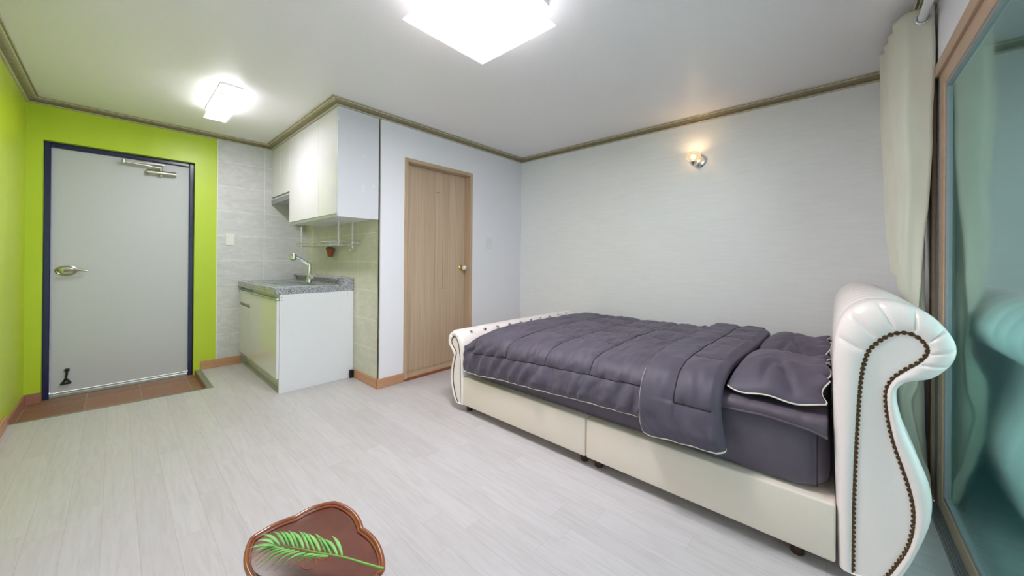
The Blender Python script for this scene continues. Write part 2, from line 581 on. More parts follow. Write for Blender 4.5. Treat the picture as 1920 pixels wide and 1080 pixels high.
def grid(bm, rows, closed_u=False, closed_v=False):
    vs = [[bm.verts.new(p) for p in r] for r in rows]
    nu = len(vs); nv = len(vs[0])
    for i in range(nu if closed_u else nu - 1):
        for j in range(nv if closed_v else nv - 1):
            a, b, c, d = vs[i][j], vs[i][(j + 1) % nv], vs[(i + 1) % nu][(j + 1) % nv], vs[(i + 1) % nu][j]
            try:
                bm.faces.new((a, b, c, d))
            except ValueError:
                pass
    return vs

# ------------------------------------------------------------------ room shell
T = 0.15
# entry recess polygon (sunken tiles by the front door)
EX1, EY0L, EY0R = 0.552, 4.150, 4.062
bm = B()
def slab(poly, z0, z1):
    lo = [bm.verts.new((x, y, z0)) for x, y in poly]
    hi = [bm.verts.new((x, y, z1)) for x, y in poly]
    bm.faces.new(hi); bm.faces.new(list(reversed(lo)))
    n = len(poly)
    for i in range(n):
        bm.faces.new((lo[i], lo[(i + 1) % n], hi[(i + 1) % n], hi[i]))
slab([(XW - T, YS), (XE + T, YS), (XE + T, EY0R), (EX1, EY0R), (XW - T, EY0L + 0.012)], -0.12, 0.0)
slab([(EX1, EY0R), (XE + T, EY0R), (XE + T, YN + T), (EX1, YN + T)], -0.12, 0.0)
struct('floor', bm, M['floor'], 'pale whitewashed oak plank floor running towards the grey front door', 'floor')
bm = B()
box(bm, XW - T, EX1, EY0R - 0.02, YN + T + 0.1, -0.17, -0.05)
struct('floor_entry', bm, M['entry'], 'sunken brown tile floor in front of the grey front door', 'floor')
bm = B()
box(bm, XW - T, XE + T, YS - 0.05, YN + T, ZC, ZC + 0.12)
struct('ceiling', bm, M['ceiling'], 'plain off-white papered ceiling over the whole room', 'ceiling')

bm = B(); box(bm, XW - T, XW, 2.30, YN + T, -0.17, ZC)
struct('wall_west', bm, M['green'], 'lime green side wall at the far left of the photo', 'wall')
bm = B(); box(bm, XW - T, XW - 0.002, YS - 0.24, 2.30, -0.17, ZC)  # unseen wall made white to keep green bounce out of the room
struct('wall_southwest', bm, M['white_wall'], 'white side wall beside the photographer, outside the photo', 'wall')
DX0, DX1, DZ1 = -0.406, 0.530, 2.106
TX = 0.703
bm = B()
box(bm, XW, DX0, YN, YN + T, -0.17, ZC)
box(bm, DX1, TX, YN, YN + T, -0.17, ZC)
box(bm, DX0, DX1, YN, YN + T, DZ1, ZC)
struct('wall_north', bm, M['green'], 'lime green wall around the recessed grey front door', 'wall')
bm = B(); box(bm, TX + 0.006, XK + 0.004, YN - 0.004, YN + T, 0, ZC)
struct('wall_kitchen_north', bm, M['tile_north'], 'light grey textured stone tile wall between green wall and kitchen cabinets', 'wall')
bm = B(); box(bm, XK, XK + 0.11, YB + 0.004, YN, 0, ZC)
struct('wall_kitchen_east', bm, M['tile_side'], 'beige stone tile wall behind the sink under the wall cabinets', 'wall')
BX0, BX1, BZ1 = 1.802, 2.642, 2.100
bm = B()
box(bm, XK + 0.002, BX0, YB, YB + 0.12, 0, ZC)
box(bm, BX1, XE + T, YB, YB + 0.12, 0, ZC)
box(bm, BX0, BX1, YB, YB + 0.12, BZ1, ZC)
struct('wall_bathroom', bm, M['white_wall'], 'white wall around the brown wooden bathroom door', 'wall')
bm = B(); box(bm, XE, XE + T, YS - 0.24, YB + 0.12, 0, ZC)
struct('wall_east', bm, M['east_wall'], 'long off-white papered wall behind the bed with a crystal sconce', 'wall')
# window wall: header over the glazing and a pier at the bed end
WX0, WX1, WZ1 = XW, 2.72, 2.075
bm = B()
box(bm, XW, XE, YS - 0.088, YS, WZ1, ZC)
box(bm, WX1, XE, YS - 0.088, YS, -0.15, WZ1)
struct('wall_south', bm, M['white_wall'], 'white wall over and beside the sliding window behind the curtain', 'wall')

# crown moulding swept along the walls with mitred corners
path = [(XW, YS), (XW, YN), (XC, YN), (XC, YB), (XE, YB), (XE, YS)]
prof = [(0.0, 2.386), (0.013, 2.386), (0.017, 2.389), (0.017, 2.394), (0.013, 2.397), (0.011, 2.399), (0.016, 2.403), (0.028, 2.406), (0.038, 2.412), (0.043, 2.421), (0.052, 2.421), (0.056, 2.427), (0.066, 2.428), (0.070, 2.431), (0.070, 2.436), (0.0, 2.436)]
bm = B()
n = len(path)
rows = []
for i in range(n):
    p = Vector(path[i])
    d0 = (p - Vector(path[i - 1])).normalized()
    d1 = (Vector(path[(i + 1) % n]) - p).normalized()
    n0 = Vector((d0.y, -d0.x)); n1 = Vector((d1.y, -d1.x))
    mi = (n0 + n1) / (1 + n0.dot(n1))
    rows.append([(p.x + mi.x * a, p.y + mi.y * a, z) for a, z in prof])
grid(bm, rows, closed_u=True, closed_v=True)
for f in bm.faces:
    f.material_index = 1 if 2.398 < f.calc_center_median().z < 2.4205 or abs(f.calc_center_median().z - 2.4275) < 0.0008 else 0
struct('trim_1', bm, None, mats=[M['crown'], M['crown_dark']], label='taupe stepped crown moulding along the top of all walls', cat='moulding', smooth=True, angle=20)

# steel strip on the tile corner and white strip on the green / tile joint
bm = B()
box(bm, XK - 0.004, XK, YB - 0.004, YB + 0.010, 0.085, ZB)
box(bm, XK - 0.004, XK + 0.010, YB - 0.004, YB, 0.085, ZB)
struct('trim_2', bm, M['satin_metal'], 'thin metal strip on the outer corner of the beige tile wall', 'trim')
bm = B(); box(bm, TX, TX + 0.008, YN - 0.007, YN + 0.05, 0.0, ZB)
struct('trim_3', bm, M['plastic_white'], 'thin white strip between lime green wall and grey stone tile', 'trim')

# skirtings
def skirt_x(bm, x0, x1, y, s=-1, h=0.085, th=0.012):
    box(bm, x0, x1, min(y, y + s * th), max(y, y + s * th), 0, h, 0.003, 1)
def skirt_y(bm, y0, y1, x, s=-1, h=0.085, th=0.012):
    box(bm, min(x, x + s * th), max(x, x + s * th), y0, y1, 0, h, 0.003, 1)
bm = B(); skirt_x(bm, EX1 + 0.03, TX, YN); skirt_x(bm, TX + 0.001, 0.925, YN - 0.004)
struct('baseboard_north', bm, M['base_wood'], 'brown skirting between the entry step and the kitchen base cabinet', 'skirting')
bm = B(); skirt_y(bm, YS, 4.10, XW, 1)
struct('baseboard_west', bm, M['base_wood_y'], 'brown skirting at the foot of the lime green side wall', 'skirting')
bm = B(); skirt_y(bm, YB - 0.011, 3.42, XK - 0.001, -1)
struct('baseboard_kitchen', bm, M['base_wood_y'], 'short brown skirting under the beige tiles beside the base cabinet', 'skirting')
bm = B(); skirt_x(bm, XK - 0.013, BX0 - 0.002, YB, -1); skirt_x(bm, BX1 + 0.002, XE, YB, -1)
struct('baseboard_bathroom', bm, M['base_wood'], 'brown skirting left of the bathroom door under the white wall', 'skirting')
bm = B(); skirt_y(bm, YS, YB - 0.013, XE, -1)
struct('baseboard_east', bm, M['base_wood_y'], 'brown skirting along the wall behind the bed', 'skirting')
# entry skirting tiles
bm = B()
box(bm, XW, XW + 0.010, EY0L + 0.02, YN, -0.05, 0.035, 0.002, 1)
box(bm, XW + 0.010, DX0 + 0.004, YN - 0.010, YN, -0.05, 0.035, 0.002, 1)
box(bm, EX1 - 0.010, EX1 - 0.0005, EY0R + 0.010, YN + 0.05, -0.05, -0.005)
struct('baseboard_entry', bm, M['entry_skirt'], 'low brown tile skirting around the left corner of the sunken entry', 'skirting')
# aluminium edging on the entry step
bm = B()
def bar(bm, a, b, wdt, z0, z1):
    a, b = Vector(a), Vector(b)
    d = (b - a).normalized(); nn = Vector((-d.y, d.x)) * wdt
    t = bmesh.new()
    lo = [t.verts.new((p.x, p.y, z0)) for p in (a, b, b + nn, a + nn)]
    hi = [t.verts.new((p.x, p.y, z1)) for p in (a, b, b + nn, a + nn)]
    t.faces.new(hi); t.faces.new(lo[::-1])
    for i in range(4):
        t.faces.new((lo[i], lo[(i + 1) % 4], hi[(i + 1) % 4], hi[i]))
    join(bm, t)
bar(bm, (XW, EY0L), (0.585, EY0R), 0.010, -0.05, 0.004)
for k in range(4):
    box(bm, EX1 - 0.008 + k * 0.011, EX1 + 0.001 + k * 0.011, EY0R + 0.004, YN, -0.004, 0.003 + 0.0015 * (k % 2))
struct('trim_4', bm, M['edge_metal'], 'ribbed aluminium edging around the sunken entry step', 'trim')

# ------------------------------------------------------------------ front door
fd = thing('door_1', 'grey steel front door in a navy frame in the lime green wall', 'door', (0.06, 4.87, -0.05), kind='structure')
bm = B()
FY0, FY1 = 4.868, 4.955
box(bm, DX0, -0.370, FY0, FY1, -0.05, DZ1, 0.004, 1)
box(bm, 0.495, DX1, FY0, FY1, -0.05, DZ1, 0.004, 1)
box(bm, -0.370, 0.495, FY0, FY1, 2.068, DZ1, 0.004, 1)
obj('door_frame', bm, M['navy'], fd)
bm = B(); box(bm, -0.368, 0.493, 4.895, 4.945, -0.012, 2.066, 0.003, 2)
obj('door_leaf', bm, M['grey_door'], fd)
bm = B()
box(bm, -0.369, 0.494, 4.868, 4.955, -0.05, -0.024, 0.003, 1)
box(bm, -0.369, 0.494, 4.880, 4.892, -0.024, -0.012)
obj('door_sill', bm, M['steel'], fd)
# lever handle
bm = B()
t = bmesh.new(); lathe(t, [(0.001, 0), (0.042, 0), (0.043, -0.005), (0.037, -0.009), (0.034, -0.007), (0.030, -0.013), (0.016, -0.016), (0.001, -0.016)], (0, 0, 0), 'y', 32)
for v in t.verts:
    v.co = Vector((v.co.x * 1.45 - 0.285, v.co.y + 4.895, v.co.z * 1.0 + 1.027))
join(bm, t)
tube(bm, [(-0.290, 4.880, 1.027), (-0.290, 4.845, 1.027)], 0.012, 14)
hp = cat([(-0.295, 4.838, 1.027), (-0.262, 4.836, 1.030), (-0.215, 4.838, 1.030), (-0.170, 4.846, 1.026)], 5)
tube(bm, hp, [0.016 - 0.005 * i / (len(hp) - 1) for i in range(len(hp))], 12, flat=0.7)
h = obj('lever_handle', bm, M['satin_metal'], fd, smooth=True)
# door closer
bm = B()
tube(bm, [(0.190, 4.868, 1.962), (0.395, 4.868, 1.966)], 0.024, 18)
box(bm, 0.200, 0.385, 4.868, 4.896, 1.942, 1.990, 0.004, 1)
lathe(bm, [(0.001, 0), (0.016, 0), (0.016, 0.012), (0.001, 0.012)], (0.285, 4.868, 1.932), 'z', 16)
lathe(bm, [(0.001, 0), (0.012, 0), (0.012, 0.030), (0.001, 0.030)], (0.285, 4.866, 1.984), 'z', 16)
cl = obj('door_closer', bm, M['satin_metal'], fd, smooth=True)
bm = B()
tube(bm, [(0.285, 4.856, 2.012), (0.040, 4.830, 2.022)], 0.0075, 10)
tube(bm, [(0.040, 4.830, 2.030), (0.290, 4.850, 2.040)], 0.006, 10)
lathe(bm, [(0.001, 0), (0.012, 0), (0.012, 0.028), (0.001, 0.028)], (0.040, 4.830, 2.012), 'z', 14)
box(bm, 0.220, 0.310, 4.846, 4.874, 2.036, 2.050, 0.002, 1)
obj('closer_arm', bm, M['satin_metal'], cl, smooth=True)
# kick-down door stop
bm = B()
box(bm, -0.288, -0.262, 4.876, 4.897, 0.160, 0.185, 0.004, 2)
tube(bm, cat([(-0.275, 4.884, 0.165), (-0.278, 4.880, 0.120), (-0.286, 4.877, 0.082)], 4), 0.0065, 10)
tube(bm, cat([(-0.281, 4.882, 0.100), (-0.292, 4.880, 0.078), (-0.304, 4.878, 0.060)], 4), 0.008, 10)
tube(bm, cat([(-0.281, 4.882, 0.100), (-0.266, 4.880, 0.078), (-0.256, 4.878, 0.062)], 4), 0.008, 10)
box(bm, -0.312, -0.250, 4.872, 4.886, 0.052, 0.066, 0.004, 2)
ds = obj('door_stop', bm, M['black'], fd, smooth=True)
ds['label'] = 'black folding door stop'

# ------------------------------------------------------------------ bathroom door
bd = thing('door_2', 'brown wooden bathroom door with a brass knob beside the kitchen', 'door', (2.22, 3.0, 0), kind='structure')
bm = B()
FW = 0.034
box(bm, BX0, BX0 + FW, YB - 0.012, YB + 0.118, 0.02, BZ1, 0.003, 1)
box(bm, BX1 - FW, BX1, YB - 0.012, YB + 0.118, 0.02, BZ1, 0.003, 1)
box(bm, BX0 + FW, BX1 - FW, YB - 0.012, YB + 0.118, BZ1 - FW, BZ1, 0.003, 1)
box(bm, BX0 + FW, BX1 - FW, YB - 0.006, YB + 0.118, 0.026, 0.050, 0.002, 1)
obj('door_frame', bm, M['frame_wood'], bd)
bm = B(); box(bm, BX0 + 0.002, BX1 - 0.002, YB - 0.008, YB + 0.10, 0.0, 0.026, 0.002, 1)
obj('door_sill', bm, M['sill_wood'], bd)
# leaf with routed grooves built as separate raised planks on a core
bm = B()
LX0, LX1, LY = BX0 + FW + 0.002, BX1 - FW - 0.002, YB + 0.080
box(bm, LX0, LX1, LY + 0.004, LY + 0.036, 0.052, BZ1 - FW - 0.002)
G = 0.0022
gx = [LX0, 2.203, 2.397, LX1]
zs_mid = [(0.052, 0.92), (0.92, 1.125), (1.125, BZ1 - FW - 0.002)]
def plank(x0, x1, z0, z1):
    box(bm, x0 + G, x1 - G, LY, LY + 0.006, z0 + (G if z0 > 0.06 else 0), z1 - (G if z1 < 2 else 0), 0.0012, 1)
plank(gx[0] - G, gx[1], 0.052, BZ1 - FW - 0.002)
plank(gx[2], gx[3] + G, 0.052, BZ1 - FW - 0.002)
plank(gx[1], gx[2], 0.052, 0.835)
plank(gx[1], 2.305, 0.835, 1.030); plank(2.305, gx[2], 0.835, 0.925)
plank(2.305, gx[2], 0.925, 1.228)
plank(gx[1], 2.305, 1.030, 1.128)
plank(gx[1], 2.305, 1.128, BZ1 - FW - 0.002); plank(2.305, gx[2], 1.228, BZ1 - FW - 0.002)
obj('door_leaf', bm, M['door_wood'], bd)
bm = B()
lathe(bm, [(0.001, 0), (0.031, 0), (0.031, -0.004), (0.024, -0.010), (0.013, -0.014), (0.012, -0.034), (0.018, -0.038), (0.001, -0.038)], (2.556, LY, 1.056), 'y', 24)
kb = obj('door_knob', bm, M['brass'], bd, smooth=True)
bm = B()
lathe(bm, [(0.001, -0.036), (0.016, -0.037), (0.025, -0.045), (0.0275, -0.055), (0.025, -0.066), (0.016, -0.074), (0.001, -0.076)], (2.556, LY, 1.056), 'y', 24)
kg = obj('knob_grip', bm, M['plastic_white'], kb, smooth=True); kg['label'] = 'white ceramic grip of the knob'
bm = B(); box(bm, 2.222, 2.268, LY - 0.004, LY, 1.836, 1.848, 0.001, 1)
pl = obj('door_plate', bm, M['hood_grey'], bd); pl['label'] = 'tiny grey plate near the top of the door'

# ------------------------------------------------------------------ sliding window
wn_ = thing('window_1', 'tan sliding window with teal tinted panes behind the curtain at right', 'window', (1.1, -0.38, 0), kind='structure')
bm = B()
box(bm, XW + 0.001, WX1 - 0.02, YS - 0.02, YS + 0.010, 2.030, 2.085, 0.003, 1)
box(bm, 2.655, 2.712, YS - 0.02, YS + 0.010, 0.0, 2.085, 0.003, 1)
obj('window_casing', bm, M['window_wood'], wn_)
bm = B()
box(bm, XW + 0.001, 2.655, YS - 0.085, YS - 0.002, 2.045, 2.074)
box(bm, 2.585, 2.655, YS - 0.040, YS - 0.002, 0.0, 2.045)
box(bm, XW + 0.001, 2.585, YS - 0.040, YS - 0.002, 0.0, 0.018)
for k in range(4):
    box(bm, XW + 0.001, 2.64, YS - 0.002 + k * 0.0085, YS + 0.004 + k * 0.0085, 0.0, 0.004 + 0.003 * (k % 2))
obj('window_track', bm, M['grey_track'], wn_)
bm = B(); box(bm, XW + 0.001, 2.585, YS - 0.085, YS - 0.041, -0.010, 0.018); box(bm, 2.588, 2.735, YS - 0.086, YS - 0.041, -0.010, 2.060)
obj('outer_track', bm, M['dark_track'], wn_)
def sash(x0, x1, yc, st0=0.085, st1=0.085):
    bm = B()
    y0, y1 = yc - 0.016, yc + 0.016
    box(bm, x0, x0 + st0, y0, y1, 0.018, 2.045, 0.003, 1)
    box(bm, x1 - st1, x1, y0, y1, 0.018, 2.045, 0.003, 1)
    box(bm, x0 + st0, x1 - st1, y0, y1, 1.962, 2.045, 0.003, 1)
    box(bm, x0 + st0, x1 - st1, y0, y1, 0.018, 0.085, 0.003, 1)
    s = obj('sash_frame', bm, M['window_wood'], wn_)
    bm = B()
    e = 0.018
    for a in ((x0 + st0, x0 + st0 + e, 0.085, 1.962), (x1 - st1 - e, x1 - st1, 0.085, 1.962), (x0 + st0 + e, x1 - st1 - e, 1.962 - e, 1.962), (x0 + st0 + e, x1 - st1 - e, 0.085, 0.085 + e)):
        box(bm, a[0], a[1], y0 + 0.004, y1 - 0.004, a[2], a[3])
    obj('glazing_bead', bm, M['grey_track'], s)
    bm = B(); box(bm, x0 + st0, x1 - st1, yc - 0.003, yc + 0.003, 0.085, 1.962)
    obj('pane', bm, M['window_glass'], s)
sash(1.16, 2.587, YS - 0.020)
sash(XW + 0.004, 1.245, YS - 0.058)

# balcony outside the panes
bm = B()
YO = -1.75
box(bm, XW - T, XE + T, YO - 0.12, YS - 0.05, -0.15, -0.02)
struct('floor_balcony', bm, M['balcony'], 'dim balcony floor outside the sliding window', 'floor')
bm = B()
box(bm, XW - T, XE + T, YO - 0.12, YO, -0.02, 0.20)  # low parapet, out of view, shaped to let more daylight in
box(bm, XW - T, XE + T, YO - 0.12, YO, 2.25, 2.50)
box(bm, XE, XE + T, YO, YS - 0.24, -0.02, 2.50)
box(bm, XE - 0.02, XE + T, YS - 0.24, YS - 0.089, -0.02, 2.50)
box(bm, XW - T, XW, YO, YS - 0.24, -0.02, 2.50)
struct('wall_balcony', bm, M['balcony'], 'teal balcony walls seen dimly through the window', 'wall')
bm = B(); box(bm, XW - T, XE + T, YO - 0.12, YS - 0.02, 2.45, 2.58)
struct('ceiling_balcony', bm, M['balcony'], 'balcony ceiling outside the sliding window', 'ceiling')

# ------------------------------------------------------------------ ceiling lamps
def dots(bm, pts, r):
    for p in pts:
        lathe(bm, [(0.0005, -r), (r, 0), (0.0005, r)], p, 'z', 6)
lx0, lx1, ly0, ly1, lz = 0.925, 1.455, 1.030, 1.560, 2.312
lm = thing('ceiling_lamp', 'large square lit glass ceiling lamp over the middle of the room', 'lamp', ((lx0 + lx1) / 2, (ly0 + ly1) / 2, ZC))
ins = 0.030
bm = B(); box(bm, lx0 + ins - 0.008, lx1 - ins + 0.008, ly0 + ins - 0.008, ly1 - ins + 0.008, ZC - 0.020, ZC - 0.001, 0.002, 1)
obj('base_plate', bm, M['steel'], lm)
bm = B()
for a in ((lx0 + ins, lx0 + ins + 0.006, ly0 + ins, ly1 - ins), (lx1 - ins - 0.006, lx1 - ins, ly0 + ins, ly1 - ins), (lx0 + ins + 0.006, lx1 - ins - 0.006, ly0 + ins, ly0 + ins + 0.006), (lx0 + ins + 0.006, lx1 - ins - 0.006, ly1 - ins - 0.006, ly1 - ins)):
    box(bm, a[0], a[1], a[2], a[3], lz + 0.010, ZC - 0.020)
obj('glass_side', bm, M['lamp_main_side'], lm)
bm = B(); box(bm, lx0 + ins, lx1 - ins, ly0 + ins, ly1 - ins, lz - 0.001, lz + 0.009)
obj('diffuser', bm, M['lamp_main'], lm)
bm = B()
for a in ((lx0, lx0 + ins, ly0, ly1), (lx1 - ins, lx1, ly0, ly1), (lx0 + ins, lx1 - ins, ly0, ly0 + ins), (lx0 + ins, lx1 - ins, ly1 - ins, ly1)):
    box(bm, a[0], a[1], a[2], a[3], lz, lz + 0.008)
obj('glass_rim', bm, M['lit_rim'], lm)
cxl, cyl = (lx0 + lx1) / 2, (ly0 + ly1) / 2
for sx in (-1, 1):
    for sy in (-1, 1):
        bm = B()
        lathe(bm, [(0.0005, -0.004), (0.006, -0.003), (0.007, 0.001), (0.0005, 0.001)], (cxl + sx * 0.222, cyl + sy * 0.222, lz - 0.002), 'z', 10)
        obj('stud', bm, M['plastic_white'], lm, smooth=True)

kx0, kx1, ky0, ky1, kz = 0.490, 0.648, 3.320, 4.010, 2.345
lk = thing('ceiling_lamp', 'narrow oblong lit ceiling lamp between front door and kitchen', 'lamp', ((kx0 + kx1) / 2, (ky0 + ky1) / 2, ZC))
bm = B(); box(bm, kx0 + 0.012, kx1 - 0.012, ky0 + 0.012, ky1 - 0.012, ZC - 0.014, ZC - 0.001)
obj('base_plate', bm, M['steel'], lk)
bm = B()
i2 = 0.016
for a in ((kx0 + i2, kx0 + i2 + 0.004, ky0 + i2, ky1 - i2), (kx1 - i2 - 0.004, kx1 - i2, ky0 + i2, ky1 - i2), (kx0 + i2 + 0.004, kx1 - i2 - 0.004, ky0 + i2, ky0 + i2 + 0.004), (kx0 + i2 + 0.004, kx1 - i2 - 0.004, ky1 - i2 - 0.004, ky1 - i2)):
    box(bm, a[0], a[1], a[2], a[3], kz + 0.009, ZC - 0.014)
obj('glass_side', bm, M['lamp_k_side'], lk)
bm = B(); box(bm, kx0 + i2, kx1 - i2, ky0 + i2, ky1 - i2, kz - 0.001, kz + 0.008)
obj('diffuser', bm, M['lamp_k'], lk)
bm = B()
for a in ((kx0, kx0 + i2, ky0, ky1), (kx1 - i2, kx1, ky0, ky1), (kx0 + i2, kx1 - i2, ky0, ky0 + i2), (kx0 + i2, kx1 - i2, ky1 - i2, ky1)):
    box(bm, a[0], a[1], a[2], a[3], kz, kz + 0.007)
obj('glass_rim', bm, M['lit_rim'], lk)

# ------------------------------------------------------------------ wall sconce
ws = thing('wall_sconce', 'small lit crystal wall sconce on the wall above the bed', 'lamp', (XE, 0.890, 2.046))
SYc, SZc, SGy = 0.890, 2.046, 0.915
bm = B()
lathe(bm, [(0.001, 0), (0.058, 0), (0.060, -0.006), (0.054, -0.014), (0.020, -0.018), (0.001, -0.018)], (XE, SYc, SZc), 'x', 36)
obj('wall_plate', bm, M['chrome'], ws, smooth=True)
bm = B()
tube(bm, cat([(XE - 0.016, SYc, SZc - 0.020), (XE - 0.050, SYc + 0.012, SZc - 0.044), (XE - 0.098, SGy, SZc - 0.046)], 5), 0.008, 12)
lathe(bm, [(0.001, -0.062), (0.014, -0.060), (0.020, -0.046), (0.032, -0.030), (0.030, -0.024), (0.001, -0.024)], (XE - 0.098, SGy, SZc), 'z', 20)
obj('arm', bm, M['chrome'], ws, smooth=True)
bm = B()
lathe(bm, [(0.020, -0.026), (0.044, -0.014), (0.060, 0.008), (0.062, 0.030), (0.050, 0.052), (0.028, 0.064), (0.024, 0.060), (0.046, 0.048), (0.056, 0.028), (0.054, 0.010), (0.038, -0.010), (0.016, -0.022)], (XE - 0.098, SGy, SZc), 'z', 12)
obj('crystal_shade', bm, M['crystal'], ws)
bm = B()
lathe(bm, [(0.001, -0.022), (0.008, -0.018), (0.016, 0.004), (0.020, 0.018), (0.016, 0.032), (0.001, 0.038)], (XE - 0.098, SGy, SZc), 'z', 14)
obj('bulb', bm, M['bulb'], ws, smooth=True)
pd = bpy.data.lights.new('sconce_light', 'POINT')
pd.energy = SCONCE_W; pd.color = (1.0, 0.66, 0.36); pd.shadow_soft_size = 0.015
po = bpy.data.objects.new('sconce_light', pd); COL.objects.link(po)
po.location = (XE - 0.098, SGy, SZc + 0.052); 

# ------------------------------------------------------------------ switches and socket
def plate_x(name, label, x, y, z, wd, ht, rockers, group=None):
    """plate on a wall facing -y"""
    o = thing(name, label, 'switch', (x, y, z))
    bm = B(); box(bm, x - wd / 2, x + wd / 2, y - 0.009, y, z - ht / 2, z + ht / 2, 0.003, 2)
    obj('face_plate', bm, M['plastic_white'], o)
    n_ = rockers
    hh = ht * 0.56
    for k in range(n_):
        bm = B()
        z0 = z - hh / 2 + k * hh / n_
        box(bm, x - wd * 0.28, x + wd * 0.28, y - 0.013, y - 0.008, z0 + 0.001, z0 + hh / n_ - 0.001, 0.0015, 1)
        obj('rocker', bm, M['plastic_white'], o)
    return o
plate_x('light_switch', 'white two-rocker light switch on the grey stone tile', 0.816, YN - 0.004, 1.345, 0.076, 0.125, 2)
plate_x('light_switch', 'white light switch on the white wall right of the bathroom door', 2.910, YB, 1.342, 0.080, 0.125, 2)
so = thing('wall_socket', 'white wall socket low behind the bed on the long wall', 'socket', (XE, 1.300, 0.535))
bm = B(); box(bm, XE - 0.010, XE, 1.257, 1.344, 0.500, 0.590, 0.003, 2)
obj('face_plate', bm, M['plastic_white'], so)
bm = B()
lathe(bm, [(0.024, 0), (0.024, -0.004), (0.020, -0.004), (0.019, 0.004), (0.001, 0.004)], (XE - 0.010, 1.300, 0.550), 'x', 24)
r_ = obj('socket_well', bm, M['plastic_white'], so, smooth=True)
for s in (-1, 1):
    bm = B()
    lathe(bm, [(0.0005, -0.001), (0.004, -0.001), (0.004, 0.004), (0.0005, 0.004)], (XE - 0.0095, 1.300 + s * 0.0095, 0.550), 'x', 10)
    obj('contact_hole', bm, M['dark_glass'], r_)

# ------------------------------------------------------------------ wall cabinets and hood
wc = thing('wall_cabinet', 'white glossy three-door kitchen wall cabinet hanging above the sink', 'cabinet', (1.37, 3.58, 1.49))
ZD0 = 1.518
bm = B()
box(bm, XC + 0.020, XK - 0.001, YB + 0.018, 4.185, 1.500, ZB - 0.001)
obj('cabinet_body', bm, M['matt_white'], wc)
bm = B(); box(bm, XC, XK - 0.005, YB, YB + 0.017, 1.492, ZB - 0.0005, 0.001, 1)
ep = obj('end_panel', bm, M['worn_white'], wc); ep['label'] = 'white side panel with faint paint marks'
bm = B(); box(bm, XC + 0.004, XC + 0.019, YB + 0.018, 4.185, 1.488, 1.500)
obj('handle_rail', bm, M['steel'], wc)
ys_ = [YB + 0.019, 3.396, 3.790, 4.185]
for a, b in zip(ys_, ys_[1:]):
    bm = B(); box(bm, XC, XC + 0.018, a + 0.0015, b - 0.0015, ZD0, ZB - 0.0015, 0.0015, 2)
    obj('cabinet_door', bm, M['gloss_white'], wc)
hc = thing('wall_cabinet', 'short white glossy wall cabinet over the range hood in the tile corner', 'cabinet', (1.37, 4.49, 1.84))
bm = B(); box(bm, XC + 0.020, XK - 0.001, 4.187, YN - 0.005, 1.838, ZB - 0.001)
obj('cabinet_body', bm, M['matt_white'], hc)
for a, b in ((4.186, 4.495), (4.495, YN - 0.005)):
    bm = B(); box(bm, XC, XC + 0.018, a + 0.0015, b - 0.0015, 1.842, ZB - 0.0015, 0.0015, 2)
    obj('cabinet_door', bm, M['gloss_white'], hc)
rh = thing('range_hood', 'slim grey range hood under the short wall cabinet', 'hood', (1.37, 4.49, 1.75))
bm = B(); box(bm, XC + 0.015, XK - 0.001, 4.190, YN - 0.006, 1.765, 1.836, 0.003, 1)
obj('hood_body', bm, M['matt_white'], rh)
bm = B(); box(bm, XC - 0.004, XC + 0.014, 4.188, YN - 0.006, 1.756, 1.812, 0.003, 1)
obj('visor', bm, M['hood_grey'], rh)
bm = B(); box(bm, XC + 0.03, XK - 0.03, 4.23, YN - 0.04, 1.758, 1.765)
obj('grease_filter', bm, M['steel'], rh)

# ------------------------------------------------------------------ base cabinet, worktop, sink
CX0, CY0 = 0.926, 3.468
bc = thing('base_cabinet', 'white kitchen base cabinet with glossy doors and bare white side panel', 'cabinet', (1.24, 4.14, 0))
bm = B()
box(bm, CX0 + 0.001, XK - 0.001, CY0 + 0.018, YN - 0.006, 0.130, 0.146)
box(bm, XK - 0.009, XK - 0.001, CY0 + 0.018, YN - 0.006, 0.146, 0.836)
box(bm, CX0 + 0.001, XK - 0.009, YN - 0.022, YN - 0.006, 0.146, 0.836)
box(bm, CX0 + 0.001, XK - 0.009, 4.356, 4.372, 0.146, 0.700)
box(bm, CX0 + 0.001, CX0 + 0.014, CY0 + 0.018, YN - 0.022, 0.780, 0.836)
obj('cabinet_body', bm, M['matt_white'], bc)
bm = B(); box(bm, CX0, XK - 0.002, CY0, CY0 + 0.017, 0.0, 0.838, 0.001, 1)
obj('end_panel', bm, M['matt_white'], bc)
for z in (0.812, 0.790):
    for x, mt_ in ((0.942, 'black'), (1.490, 'hood_grey')):
        bm = B()
        lathe(bm, [(0.0005, 0.001), (0.0035, 0.001), (0.0035, -0.0008), (0.0005, -0.0008)], (x, CY0, z), 'y', 10)
        obj('screw', bm, M[mt_], bc)
bm = B(); box(bm, CX0 + 0.045, CX0 + 0.060, CY0 + 0.018, YN - 0.006, 0.0, 0.130)
obj('plinth', bm, M['gloss_white'], bc)
DFX = 0.906
bm = B(); box(bm, DFX, CX0 - 0.001, 3.472, 4.362, 0.130, 0.786, 0.0015, 2)
obj('cabinet_door', bm, M['gloss_white'], bc)
bm = B(); box(bm, DFX, CX0 - 0.001, 4.368, YN - 0.008, 0.130, 0.640, 0.0015, 2)
obj('cabinet_door', bm, M['gloss_white'], bc)
bm = B(); box(bm, DFX, CX0 - 0.001, 4.368, YN - 0.008, 0.668, 0.800, 0.0015, 2)
obj('drawer', bm, M['gloss_white'], bc)
bm = B()
box(bm, DFX - 0.004, CX0 - 0.001, 3.472, 4.362, 0.789, 0.806, 0.004, 2)
obj('handle_rail', bm, M['steel'], bc)
bm = B()
box(bm, DFX + 0.010, CX0 - 0.001, 4.368, YN - 0.008, 0.643, 0.665)
